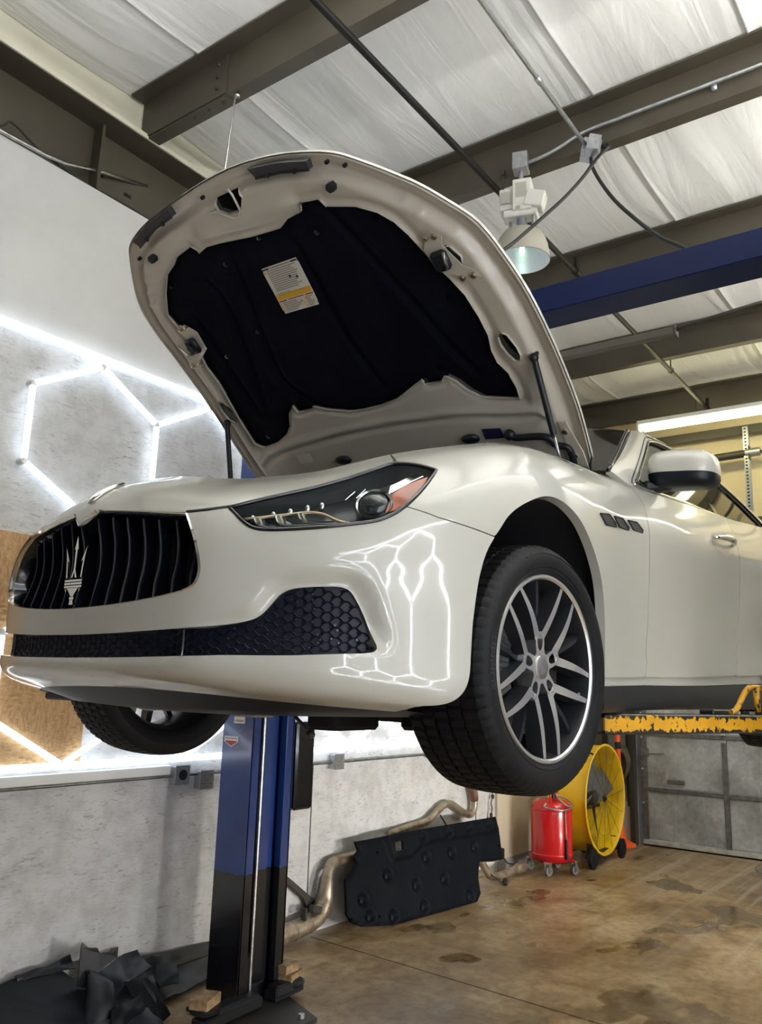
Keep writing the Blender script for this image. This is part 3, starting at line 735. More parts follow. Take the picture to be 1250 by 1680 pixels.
DOORR = cmr([(3.53, 9.98), (3.50, 9.3), (3.43, 8.06), (3.455, 6.83), (3.440, 5.71), (3.380, 4.65), (3.358, 4.10), (3.361, 3.77), (3.309, 3.36)], 4)
SILLT = [(1.852, 2.62), (2.250, 2.93), (3.341, 3.34), (3.747, 3.50), (4.02, 3.6)]
SILLB = [(1.830, 2.22), (2.247, 2.52), (3.749, 3.07), (4.0, 3.15)]
INT_R = joinsegs([(0, 3.48)], cmr([(.195, 3.50), (.359, 3.58), (.49, 3.70), (.560, 3.84), (.600, 4.05), (.627, 4.46), (.645, 4.73), (.668, 4.87), (.705, 4.91), (.757, 4.90), (.790, 4.87), (.812, 4.78), (.828, 4.58), (.853, 4.07), (.877, 3.40), (.885, 3.14), (.879, 2.99), (.852, 2.91), (.798, 2.86), (.730, 2.79), (.656, 2.72), (.513, 2.64), (.478, 2.60), (.236, 2.42), (0, 2.36)], 4))
INT = joinsegs(INT_R, (INT_R*[-1, 1])[::-1][1:-1])
mir = lambda P: (np.array(P)*[-1, 1])[::-1]

# --- bumper
lowhl = np.array([p for p in HL_LOW if p[0] <= .95])                # headlight edge from the gap to the inner tip
bl = joinsegs([(0, 0), (.5, 0), (.97, .0), (1.0, .8)], ARCHB[::-1], GAP[::-1][1:], lowhl, [(.44, 7.58)], GR_SIDE[:-1])
outer = joinsegs(bl, [GR_SIDE[-1]], mir(bl)[:-1])
def bump_disp(P):
    Q = P*[1, VS]; d = pdist(Q, INT*[1, VS]); wgt = np.clip((np.abs(P[:, 0])-.42)/.2, 0, 1)*np.clip((P[:, 1]-2.9)/.8, 0, 1)
    return .022*np.exp(-(d/.034)**2)*wgt
panel('bumper', outer, PAINT, holes=[INT], step=.018, rim=.035, disp=bump_disp)
# --- nose panel over the grille
nose_r = joinsegs(GR_TOP, [(.44, 7.64)], [(p[0], p[1]+.05) for p in HL_TOP if p[0] < .95], [(.966, 9.10), (.985, 9.97)])
outer = joinsegs(nose_r, [(.6, 9.99), (.3, 9.99), (0, 9.99), (-.3, 9.99), (-.6, 9.99)], mir(nose_r)[:-1])
panel('nose_panel', outer, PAINT, step=.018, rim=.012)
for sg in (1, -1):
    q = cmr([(.376, 7.57), (.41, 7.61), (.45, 7.66), (.50, 7.72)], 4); MB().tube([tuple(p) for p in So(sg*q[:, 0], q[:, 1], .002)], .0055, 6).build('nose_seam', BLACK, CAR)
# --- front wings, doors, sills, rear quarters (left = side towards the camera)
wing = joinsegs([(.975, 9.0)], [p for p in HL_TOP if p[0] > .965], [p for p in HL_LOW if p[0] > .957], np.array(GAP)+[.0, .035], ARCHF[1:], [(2.232, 2.95)], DOORF[::-1]-[.004, 0], [(2.0, 9.98), (1.5, 9.98), (.99, 9.98)])
fdoor = joinsegs(DOORF+[.002, 0], [(3.305, 3.36)], DOORR[::-1]-[.004, 0], [(3.0, 9.98), (2.6, 9.98)])
def vz(s, z):
    lo, hi = 0., 10.
    for _ in range(40):
        m_ = (lo+hi)/2
        if S(s, m_)[0, 2] < z: lo = m_
        else: hi = m_
    return (lo+hi)/2
rarch = []
for k in range(41):
    a = math.radians(-28+236*k/40); X_ = 2.97+.40*math.cos(a); Z_ = .06+.40*math.sin(a); s_ = ARC[15]+(X_-2.0)*1.0; rarch.append((s_, vz(s_, Z_)))
rearside = joinsegs(DOORR+[.003, 0], SILLT[2:4], [(rarch[-1][0]-.01, rarch[-1][1])], rarch[::-1], [(SEND-.9, 1.5), (SEND-.02, 1.5), (SEND-.02, 9.98), (4.6, 9.98), (4.0, 9.98)])
sill = joinsegs(np.array(SILLT)+[0, .35], SILLB[::-1]); sillk = joinsegs(np.array(SILLB)-[0, .03], [(3.98, .8), (3.2, .8), (2.3, .75), (1.86, .7)])
for mr in (False, True):
    panel('front_wing', wing, PAINT, step=.020, rim=.03, mirror=mr)
    panel('front_door', fdoor, PAINT, step=.026, rim=.025, mirror=mr)
    panel('rear_quarter', rearside, PAINT, step=.035, rim=.025, mirror=mr)
    panel('sill', sill, PAINT, step=.02, rim=.02, mirror=mr, off=.010)
    panel('sill_cover', sillk, BLACK, step=.025, rim=.03, mirror=mr)
# dark liners of the wheel arches
for sg in (1, -1):
    c = joinsegs(ARCHB[::-1], ARCHF[1:]); P0 = So(c[:, 0], c[:, 1], .012); G = []
    for d in (0, .05, .12, .25, .47): Q = P0.copy(); Q[:, 1] += d; Q[:, 0] += np.sign(Q[:, 0]+.05)*min(d, .05)*.5; G.append(Q)
    G = [[(p[0], p[1]*sg, p[2]) for p in r] for r in G]
    m_ = MB().grid(G); n = len(m_.v); m_.f.append(tuple(range(n-len(c), n))); m_.m.append(0); m_.build('wheel_arch_liner', DARK, CAR, smooth=30, fix=False)
    c2 = np.array(rarch); P0 = So(c2[:, 0], c2[:, 1], .012); G = [[(p[0], (p[1]+d)*sg, p[2]) for p in P0] for d in (0, .1, .3, .45)]
    m_ = MB().grid(G); n = len(m_.v); m_.f.append(tuple(range(n-len(c2), n))); m_.m.append(0); m_.build('wheel_arch_liner', DARK, CAR, smooth=30, fix=False)

# --- grille
ring = joinsegs(GR_TOP, GR_SIDE[1:], (GR_SIDE*[-1, 1])[::-1][1:-1], (np.array(GR_TOP)*[-1, 1])[::-1][:-1])
grl = thing('grille', None, None); grl.parent = CAR
R3 = So(ring[:, 0], ring[:, 1], -.001); R2 = So(ring[:, 0]*.975, 6.2+(ring[:, 1]-6.2)*.965, .012); R1 = So(ring[:, 0]*.972, 6.2+(ring[:, 1]-6.2)*.962, .06)
rr = resample(ring*[1, VS], .012)/[1, VS]
G = [So(rr[:, 0], rr[:, 1], -.001), So(rr[:, 0]*.988, 6.2+(rr[:, 1]-6.2)*.984, -.003), So(rr[:, 0]*.976, 6.2+(rr[:, 1]-6.2)*.968, .006), So(rr[:, 0]*.974, 6.2+(rr[:, 1]-6.2)*.966, .012), So(rr[:, 0]*.972, 6.2+(rr[:, 1]-6.2)*.962, .085)]
G = [[tuple(p) for p in r]+[tuple(r[0])] for r in G]
MB().grid(G[:4]).build('grille_frame', CHROME, grl, smooth=50, fix=False); MB().grid(G[3:]).build('grille_duct', BLACKG, grl, smooth=50, fix=False)
panel('grille_backing', ring*[.985, 1]+[0, 0], DARK, step=.04, rim=0, parent=grl, off=.085)
top_at = lambda s: np.interp(abs(s), [0, .052, .13, .38], [7.08, 7.6, 7.57, 7.54]); bot_at = lambda s: np.interp(abs(s), [0, .145, .29, .385, .415, .44], [4.81, 4.84, 4.92, 5.05, 5.13, 5.3])
for s0 in (-.36, -.288, -.218, -.155, -.095, -.032, .045, .108, .168, .229, .285, .343, .398):
    vs = np.linspace(bot_at(s0)+.06, top_at(s0)-.08, 26); q = (vs-bot_at(s0))/(top_at(s0)-bot_at(s0))
    bow = .030*np.sin(PI*np.clip(q, 0, 1))+.022; sft = s0+.014*np.clip((.22-q)/.22, 0, 1)*(1 if s0 > 0 else 1)-.008*np.clip((q-.75)/.25, 0, 1)
    m_ = MB(); A = So(sft-.0045, vs, bow); Bq = So(sft+.0045, vs, bow); C_ = So(sft+.006, vs, bow+.055); D_ = So(sft-.006, vs, bow+.055)
    m_.grid([list(map(tuple, x)) for x in (D_, A, Bq, C_)]); m_.build('slat', BLACKG, grl, smooth=40, fix=False)
    m_ = MB().tube([tuple(p) for p in So(sft, vs, bow-.001)],   .0014, 6); m_.build('slat_edge', SLATE, grl, smooth=True)
# trident emblem: flat outlines in (x, z) metres, extruded
TRI = [[(0, .09), (.0085, .055), (.004, .053), (.0035, .0), (.013, -.022), (.006, -.022), (0, -.006), (-.006, -.022), (-.013, -.022), (-.0035, .0), (-.004, .053), (-.0085, .055)]]
sp = [(.050, .062), (.045, .045), (.042, .03), (.038, .0), (.036, -.022), (.030, -.022), (.0335, .005), (.036, .026), (.0275, .020), (.037, .040)]
TRI += [sp, [(-x, z) for x, z in sp][::-1]]
for z in (-.030, -.038, -.046): TRI.append([(-.040, z-.0028), (.040, z-.0028), (.040, z+.0028), (-.040, z+.0028)])
TRI += [[(-.026, -.05), (.026, -.05), (.010, -.066), (.006, -.072), (-.006, -.072), (-.010, -.066)], [(-.036, -.052), (-.029, -.052), (-.030, -.062)], [(.029, -.052), (.036, -.052), (.030, -.062)],
        [(-.010, -.074), (.010, -.074), (.010, -.080), (-.010, -.080)], [(-.007, -.081), (.007, -.081), (.009, -.094), (-.009, -.094)]]
em = MB(); c0 = So(.008, 5.93, .006)[0]; nrm = SN(.008, 6.0)[0]; tx = (S(.02, 5.9)-S(-.005, 5.9))[0]; tx /= np.linalg.norm(tx); tz = np.cross(nrm, tx)*-1; tz = tz if tz[2] > 0 else -tz
for poly in TRI: em.prism([c0+tx*x*1.0+tz*z for x, z in poly], nrm*.007)
em.build('trident_emblem', CHROME, grl)

# --- lower intake: recessed dark mesh with honeycomb ribs and the joints of its side pieces
low = thing('lower_intake', None, None); low.parent = CAR
panel('intake_backing', (INT-[0, 3.5])*[1.004, 1.03]+[0, 3.5], NAVY, step=.03, rim=0, parent=low, off=.034)
hx = MB(); a_ = .036; INTm = INT*[1, VS]
done = set()
for i in range(-30, 31):
    for j in range(0, 26):
        cx = i*.046+(j % 2)*.023; cz = 2.2*VS+j*.0135
        for p, q in (((-.0105, .0), (.0105, .0)), ((.0105, 0), (.023, .0135)), ((.0105, 0), (.023, -.0135))):
            A = np.array([cx+p[0], cz+p[1]]); B_ = np.array([cx+q[0], cz+q[1]]); md = (A+B_)/2
            if not in_poly(np.stack([A, B_]), INTm).all(): continue
            P_ = So([A[0], B_[0]], [A[1]/VS, B_[1]/VS], .029); hx.tube([tuple(P_[0]), tuple(P_[1])], .0019, 4, caps=False)
hx.build('honeycomb', NAVY, low, fix=False)
for s_ in (-.40, .40):
    vs = np.linspace(2.62, 3.58, 6); MB().tube([tuple(p) for p in So(s_+0*vs, vs, .026)], .003, 6).build('joint', BLACKG, low)
hx = MB()
for k in range(36):
    s_, v_ = rng.uniform(.52, .85), rng.uniform(2.95, 4.7)
    if in_poly(np.array([[s_, v_*VS]]), INTm*[.98, 1])[0]: p = So(s_, v_, .026)[0]; n_ = SN(s_, v_)[0]; hx.new().tube([tuple(p), tuple(p+n_*.002)], .0032, 6)
hx.each('mesh_clip', DCHROME, low)
# oval badge on the nose
em = MB(); ring_ = []
for k in range(28):
    a = 2*PI*k/28; ring_.append((.0+.020*math.cos(a)-.005, 8.55+.62*math.sin(a)))
ring_ = np.array(ring_); Pr = So(ring_[:, 0], ring_[:, 1], -.004); em.tube([tuple(p) for p in Pr], .004, 8, closed=True); bd = thing('nose_badge', None, None); bd.parent = CAR
em.build('badge_ring', CHROME, bd, smooth=True); panel('badge_face', ring_, INKB, step=.012, rim=.004, parent=bd, off=-.004)
p0 = So(-.005, 8.2, -.006)[0]; p1 = So(-.005, 8.9, -.006)[0]; MB().tube([tuple(p0), tuple(p1)], .003, 6).build('badge_mark', CHROME, bd)
# waterdrops beaded along the lower edge of the bumper
dr = MB()
for k in range(95):
    s_ = rng.uniform(-.4, 1.0); v_ = rng.uniform(.7, 1.9) if rng.random() < .85 else rng.uniform(3.9, 5.1)
    if in_poly(np.array([[s_, v_*VS]]), INTm)[0]: continue
    p = So(s_, v_, -.0004)[0]; dr.sphere(tuple(p), rng.uniform(.0012, .003), 6, 4)
o = dr.build('water_drop', glass('water', (.95, .95, .95)), CAR, smooth=True); o['kind'] = 'stuff'

# --- headlamps
HLL = joinsegs(HL_TOP, HL_LOW[1:-1])
def headlamp(mr):
    sg = -1 if mr else 1
    h = thing('headlamp', None, None); h.parent = CAR
    shrink = (HLL-[.78, 7.6])*[.985, .97]+[.78, 7.6]
    panel('lens', shrink, LENS, step=.03, rim=0, parent=h, mirror=mr, off=.002)
    panel('housing', (HLL-[.78, 7.6])*[.988, .985]+[.78, 7.6], HLIN, step=.02, rim=-.054, parent=h, mirror=mr, off=.06)
    P3 = So(sg*HLL[:, 0], HLL[:, 1], .001); MB().tube([tuple(p) for p in P3], .0055, 8, closed=True).build('seal', BLACKG, h, smooth=True)
    at = lambda s, v, o: So(sg*np.array(s), np.array(v), o)
    # projector: ring, barrel, glass ball
    c = at([.878], [7.45], .030)[0]; n = SN(sg*.878, 7.45)[0]*.75+np.array([-.66, 0, 0])*.45; n /= np.linalg.norm(n)
    R = Vector(n).to_track_quat('Z', 'Y').to_matrix()
    MB().lathe([(.050, -.03), (.050, .004), (.046, .009), (.0415, .006), (.040, -.012)], tuple(c), 'z', 40, R).build('projector_ring', HLCH, h, smooth=40, fix=False)
    MB().lathe([(.0412, -.004), (.036, .010), (.026, .018), (.012, .0225), (.0005, .0235)], tuple(c), 'z', 32, R).build('projector_lens', PROJ, h, smooth=True, fix=False)
    panel('turn_signal', [(.903, 6.98), (.928, 7.60), (.982, 7.90), (1.044, 8.10), (1.028, 7.82), (.972, 7.27), (.940, 7.02)], AMBER, step=.02, rim=.02, parent=h, mirror=mr, off=.014)
    # running light strip
    q = cmr([(.532, 7.39), (.625, 7.45), (.670, 7.47), (.706, 7.45), (.743, 7.30), (.779, 6.98), (.818, 6.78)], 5)
    MB().tube([tuple(p) for p in at(q[:, 0], q[:, 1], .022)], .0035, 8).build('light_strip', COPPER, h, smooth=True)
    for q in ([(.566, 7.26), (.575, 7.02), (.598, 6.90), (.640, 6.83)], [(.619, 7.30), (.628, 7.02), (.652, 6.88), (.705, 6.83)], [(.676, 7.32), (.685, 7.05), (.710, 6.89), (.775, 6.80)]):
        q = cmr(q, 5); g0 = at(q[:, 0], q[:, 1], .010); g1 = at(q[:, 0]+.018, q[:, 1]+.26, .030)
        m_ = MB().grid([list(map(tuple, g0)), list(map(tuple, g1))]).tube([tuple(p) for p in g0], .0024, 6); m_.build('reflector', HLCH, h, smooth=40, fix=False)
    m_ = MB()
    for s_, v_ in ((.553, 7.56), (.605, 7.67), (.649, 7.74), (.695, 7.82), (.735, 7.86)):
        p = at([s_], [v_], .036)[0]; m_.new().sphere(tuple(p), (.009, .009, .013), 10, 8)
    m_.each('led', HLCH, h, smooth=True)
    g = [at([a, a+.012], [v_, v_+.42], .026) for a, v_ in ((.920, 7.72), (.940, 7.80), (.960, 7.90), (.980, 8.00), (1.0, 8.08), (1.02, 8.17))]
    m_ = MB().grid([[tuple(x) for x in r] for r in g]); m_.build('turn_reflector', HLCH, h, fix=False)
    q = np.array([(.925, 7.66), (.955, 7.80), (.989, 7.98), (1.03, 8.16)]); MB().tube([tuple(p) for p in at(q[:, 0], q[:, 1], .016)], .003, 6).build('turn_strip', HLCH, h)
    for s_ in (.83, .80): 
        q = np.array([(s_, 7.9), (s_+.03, 8.3)]); MB().tube([tuple(p) for p in at(q[:, 0], q[:, 1], .03)], .002, 6).build('bezel_rib', HLCH, h)
headlamp(False); headlamp(True)

# --- side vents, handles
for mr in (False, True):
    sg = -1 if mr else 1
    for q in ([(1.862,7.46),(1.947,7.68),(1.998,7.55),(2.003,7.44),(1.909,7.26)], [(1.994,7.74),(2.073,7.90),(2.130,7.74),(2.124,7.64),(2.035,7.52)], [(2.128,7.98),(2.212,8.11),(2.262,7.92),(2.256,7.82),(2.170,7.76)]):
        q = np.array(q); vt = thing('side_vent', None, None); vt.parent = CAR
        panel('vent_opening', q, BLACK, step=.015, rim=.004, parent=vt, mirror=mr, off=-.003)
        MB().tube([tuple(p) for p in So(sg*q[:, 0], q[:, 1], -.003)], .0028, 6, closed=True).build('vent_rim', BLACK, vt, smooth=True)
    hd = thing('door_handle', None, None); hd.parent = CAR
    s0, v0 = 3.20, 8.50; cup = np.array([(s0+.13*math.cos(a), v0+.55*math.sin(a)) for a in np.linspace(0, 2*PI, 24, endpoint=False)])
    panel('handle_cup', cup, PAINT_BOUNCE, step=.02, rim=0, parent=hd, mirror=mr, off=-.002)
    q = np.linspace(0, 1, 12); P3 = So(sg*(s0-.12+.27*q), v0+.12-.12*q, -.006-.034*np.sin(PI*q)**.7); MB().tube([tuple(p) for p in P3], [.008+.008*math.sin(PI*t) for t in q], 10).build('handle_bar', CHROME, hd, smooth=True)
# --- gap between body and greenhouse, roof, windows
tilt_y = lambda z: -(.87-.49*(z-.72))
WSE = [(.60, .715), (.811, .829), (.982, .924), (1.197, 1.043)]                                   # windscreen edge (x, z)
RAIL = [(1.228, 1.061), (1.43, 1.114), (1.65, 1.148), (1.854, 1.172), (2.06, 1.185), (2.45, 1.187), (2.8, 1.165), (3.15, 1.10), (3.45, 1.02), (3.75, .92)]
OPEN = joinsegs(cmr([(.846, .722), (1.016, .826), (1.188, .926), (1.40, 1.045), (1.455, 1.068), (1.621, 1.110), (1.789, 1.134), (1.928, 1.145), (2.3, 1.158), (2.62, 1.148), (2.90, 1.10), (3.14, 1.03), (3.27, .985), (3.255, .960), (3.15, .940)], 4), cmr([(2.808, .888), (2.372, .846), (1.669, .787), (1.25, .75), (1.01, .727), (.92, .718)], 3))
shell = joinsegs(WSE, RAIL, [(3.78, .88), (3.2, .905), (2.6, .855), (2.0, .805), (1.4, .745), (.95, .70), (.75, .695)])
def bow(P): return .018*np.clip((P[:, 1]-.7)/.5, 0, 1)*(1-np.clip((P[:, 1]-.7)/.5, 0, 1))*4
for mr in (False, True):
    sg = -1. if mr else 1.
    def side3(P, off=0): return np.stack([P[:, 0], sg*(tilt_y(P[:, 1])-bow(P)+off), P[:, 1]], 1)
    P, T, B = tri_region(shell, [OPEN], .03); N = np.tile(np.array([0, -sg*.9, .44]), (len(P), 1))
    skin_mesh('side_frame', side3(P), N, T, B, PAINT, CAR, .02, flip=mr)
    P, T, B = tri_region(OPEN, [], .05); skin_mesh('side_window', side3(P, .012), N[:1].repeat(len(P), 0), T, B, TINT, CAR, 0, flip=mr)
    q = resample(OPEN, .03); MB().tube([tuple(p) for p in side3(q, -.001)], .0075, 6, closed=True).build('window_trim', BLACKG, CAR, smooth=True)
    q = np.array([(.80, .705), (1.01, .722), (1.669, .781), (2.372, .839), (2.808, .880), (3.2, .94)]); q = cmr(q, 4)
    MB().tube([tuple(p) for p in side3(q, -.006)], .0055, 6).build('belt_trim', STEEL, CAR, smooth=True)
    # door frame seam and pillar between the doors
    q = cmr([(.800, .712), (.846, .748), (1.089, .893), (1.424, 1.080), (1.6, 1.122), (1.9, 1.158), (2.5, 1.172)], 5); MB().tube([tuple(p) for p in side3(q, -.0005)], .0032, 5).build('door_seam', BLACK, CAR)
    q = np.array([(2.03, .81), (2.10, .81), (2.16, 1.15), (2.09, 1.15)]); P3 = side3(q, .006); MB().prism([tuple(p) for p in P3], (0, sg*.01, 0)).build('door_pillar', BLACKG, CAR)
    # shoulder strip from the body edge to the glass
    xs_ = np.linspace(.55, 3.7, 40); sarr = ARC[13]+(xs_-.7); E0 = So(sg*sarr, np.full(40, 9.97), .002)
    E1 = np.stack([E0[:, 0], sg*(tilt_y(np.interp(xs_, [.55, .95, 1.4, 2.0, 2.6, 3.2, 3.78], [.69, .70, .745, .805, .855, .905, .88]))+.02), np.interp(xs_, [.55, .95, 1.4, 2.0, 2.6, 3.2, 3.78], [.69, .71, .755, .815, .865, .915, .90])], 1)
    MB().grid([list(map(tuple, E0)), list(map(tuple, (E0+E1)/2+np.array([0, 0, .004]))), list(map(tuple, E1))]).build('shoulder', PAINT, CAR, smooth=40, fix=False)
rx = cmr(RAIL, 3); G = []
for x_, z_ in rx:
    y0 = -tilt_y(z_)+.0; G.append([(x_-.16*(1-(k/8)**2)*max(0, 1-(x_-1.228)/.7), y0*k/8, z_+.065*(1-(k/8)**2)) for k in range(-8, 9)])
MB().grid(G).build('roof', PAINT, CAR, smooth=True, fix=False)
G = []
for x_, z_ in cmr(WSE+[(1.228, 1.061)], 4):
    y0 = -tilt_y(z_)-.004; t_ = (x_-.6)/.63; G.append([(x_-(.30-.14*t_)*(1-(k/8)**2), y0*k/8, z_+(.0+.065*t_)*(1-(k/8)**2)) for k in range(-8, 9)])
MB().grid(G).build('windscreen', WSG, CAR, smooth=True, fix=False)
q = np.array(cmr(WSE+[(1.228, 1.061)], 3))
for sg in (1, -1): MB().tube([(x_, sg*(tilt_y(z_)+.004), z_+.003) for x_, z_ in q], .009, 6).build('windscreen_trim', BLACKG, CAR, smooth=True)
G = [[tuple(p) for p in So([-s_, -s_*.5, 0 if False else s_*.0+.001, s_*.5, s_], [9.97]*5)] for s_ in (0.,)] if False else None
# cowl panel, dark cabin, rear deck, floor pan
MB().box((.62, 0, .62), (.25, 1.45, .06), bev=.02).build('cowl', BLACK, CAR)
MB().tube([(.60, -.62, .70), (.78, -.30, .76), (1.02, .05, .92)], .008, 6).build('wiper', BLACK, CAR)
tl = SEND-.35; arr = np.linspace(ARC[16]+.1, SEND-.02, 14); L0 = So(arr, np.full(14, 9.97)); G = [[(p[0], p[1]*k/4, p[2]+.03*(1-(k/4)**2)) for k in range(-4, 5)] for p in L0]
MB().grid(G).build('rear_deck', PAINT, CAR, smooth=True, fix=False)
MB().box((1.95, 0, -.075), (3.2, 1.72, .05), bev=.01).build('floor_pan', DARK, CAR)
MB().box((1.0, 0, .40), (.05, 1.6, .55)).build('firewall', DARK, CAR)
MB().box((2.1, 0, .25), (2.1, 1.5, .5)).box((1.75, -.38, .62), (.14, .48, .6), bev=.05).box((1.75, .38, .62), (.14, .48, .6), bev=.05).build('cabin_interior', DARK, CAR)
MB().box((.18, 0, .12), (1.25, .84, .40), bev=.05).build('engine_block', DARK, CAR)
# underbody: lip underside and undertray, then bits hanging below
sa = np.linspace(-1.0, 1.0, 41); A = So(sa, np.full(41, .85), .010); Bq = So(sa, np.full(41, .02), .004); rows = [A, Bq]
for k, (d, z_) in enumerate(((.10, -.135), (.25, -.150), (.5, -.150), (.9, -.140))):
    R_ = Bq.copy(); R_[:, 0] = np.minimum(R_[:, 0]+d, .55+.1*k); R_[:, 1] *= (.97, .86, .78, .72)[k]; R_[:, 2] = z_-.008*np.cos(R_[:, 1]*3); rows.append(R_)
MB().grid([list(map(tuple, r)) for r in rows]).build('undertray', NAVY, CAR, smooth=35, fix=False)
m_ = MB()
for x_, y_, dx, dy, z0, z1 in ((-.14, -.30, .22, .12, -.20, -.13), (-.02, -.47, .06, .05, -.195, -.12), (.03, -.54, .05, .04, -.20, -.12), (.05, -.62, .05, .05, -.19, -.12), (.0, -.66, .25, .06, -.175, -.12), (.35, -.3, .5, .5, -.18, -.1), (-.1, .35, .3, .3, -.17, -.12)):
    m_.box((x_, y_, (z0+z1)/2), (dx, dy, z1-z0), bev=.012)
m_.build('subframe_bracket', DARK, CAR)
MB().tube([(-.18, -.12, -.16), (-.16, -.165, -.205), (-.155, -.175, -.215)], [.006, .006, .006], 8).sphere((-.155, -.178, -.222), .015, 10, 8).build('drop_link', DBRN, CAR, smooth=True)
MB().box((-.18, .06, -.155), (.10, .12, .045), bev=.01).build('steering_rack_end', GALV, CAR)
for sg in (-1, 1): MB().bar((-.02, sg*.35, -.06), (.0, sg*.72, -.05), .06, .045, bev=.01).bar((.1, sg*.35, -.1), (.02, sg*.72, -.09), .07, .04, bev=.01).cyl((.05, sg*.60, .1), (.04, sg*.56, .5), .05, 12).build('suspension', DARK, CAR)
MB().box((-.50, .60, -.132), (.10, .22, .025), bev=.006).build('air_deflector', BLACK, CAR)

# --- mirrors
def mirror(sg):
    t = thing('door_mirror', None, None); t.parent = CAR
    def shell_(levels, nm, m_):
        b_ = MB(); G = []
        for z_, q in levels:
            row = []
            for k in range(44):
                a = 2*PI*k/44; ca, sa_ = math.cos(a), math.sin(a); e = .55; ax = .105 if ca < 0 else .05
                x_ = math.copysign(abs(ca)**e, ca)*ax*q; y_ = math.copysign(abs(sa_)**e, sa_)*.126*(.25+.75*q if q > .3 else q*1.3)
                o_ = (-y_+.132)/.264                      # 0 at the inner end, 1 at the outer end (sg = 1)
                row.append((1.075+x_+.055*o_, sg*(-.980+y_), z_-.012*(o_-.5)+(.006*math.sin(PI*min(1, max(0, o_))) if z_ > .80 else 0)))
            G.append(row+[row[0]])
        b_.grid(G); n = len(G)-1; b_.f.append(tuple(range(44))); b_.m.append(0); b_.f.append(tuple(n*45+k for k in range(44))); b_.m.append(0)
        return b_.build(nm, m_, t, smooth=50)
    shell_([(.790, .985), (.80, 1.0), (.825, .99), (.847, .955), (.862, .89), (.873, .79), (.880, .62), (.883, .35)], 'mirror_cap', PAINT)
    shell_([(.735, .50), (.737, .66), (.745, .82), (.756, .93), (.772, .985), (.788, .985)], 'mirror_base', MIRB)
    b_ = MB().bar((1.02, sg*-.83, .742), (1.09, sg*-.93, .760), .07, .05, bev=.015).prism([(.86, sg*-.868, .722), (1.04, sg*-.858, .735), (1.03, sg*-.82, .80)], (0, sg*.012, .004))
    b_.build('mirror_arm', BLACK, t, smooth=40)
    return t
mirror(1); mirror(-1)

# --- wheels
def tyre_mesh():
    prof = [(.258, .010), (.262, .002), (.272, -.004), (.29, -.0105), (.306, -.0125), (.318, -.011), (.330, -.004), (.339, .006), (.345, .016)]
    tread = []
    for a, b_ in ((.018, .058), (.066, .104), (.112, .150), (.158, .196), (.204, .240)):
        tread += [(a, 0), (a+.0005, 1), ((a+b_)/2, 1), (b_-.0005, 1), (b_, 0)]
    for y_, k in tread:
        cr2 = .3515-.006*abs((y_-.128)/.11)**2.5; prof.append((cr2-(0 if k else .008), y_))
    prof += [(.345, .243), (.33, .256), (.306, .266), (.28, .258), (.262, .248), (.255, .24)]
    n = 288; V = []; F = []
    for pi_, (r, y_) in enumerate(prof):
        rib = (pi_-9)//5 if 9 <= pi_ < 34 else -1
        for k in range(n):
            a = 2*PI*k/n; r2 = r
            if rib >= 0 and (pi_-9) % 5 in (1, 2, 3):
                ph = (k+rib*2+(3 if rib in (1, 3) else 0)) % 4
                if ph == 0: r2 = r-.0055
            if pi_ in (6, 7, 8) and k % 4 == 0: r2 = r-.0035
            V.append((r2*math.cos(a), y_, r2*math.sin(a)))
    for i in range(len(prof)-1):
        for k in range(n): F.append((i*n+k, i*n+(k+1) % n, (i+1)*n+(k+1) % n, (i+1)*n+k))
    return MB().add(V, F)
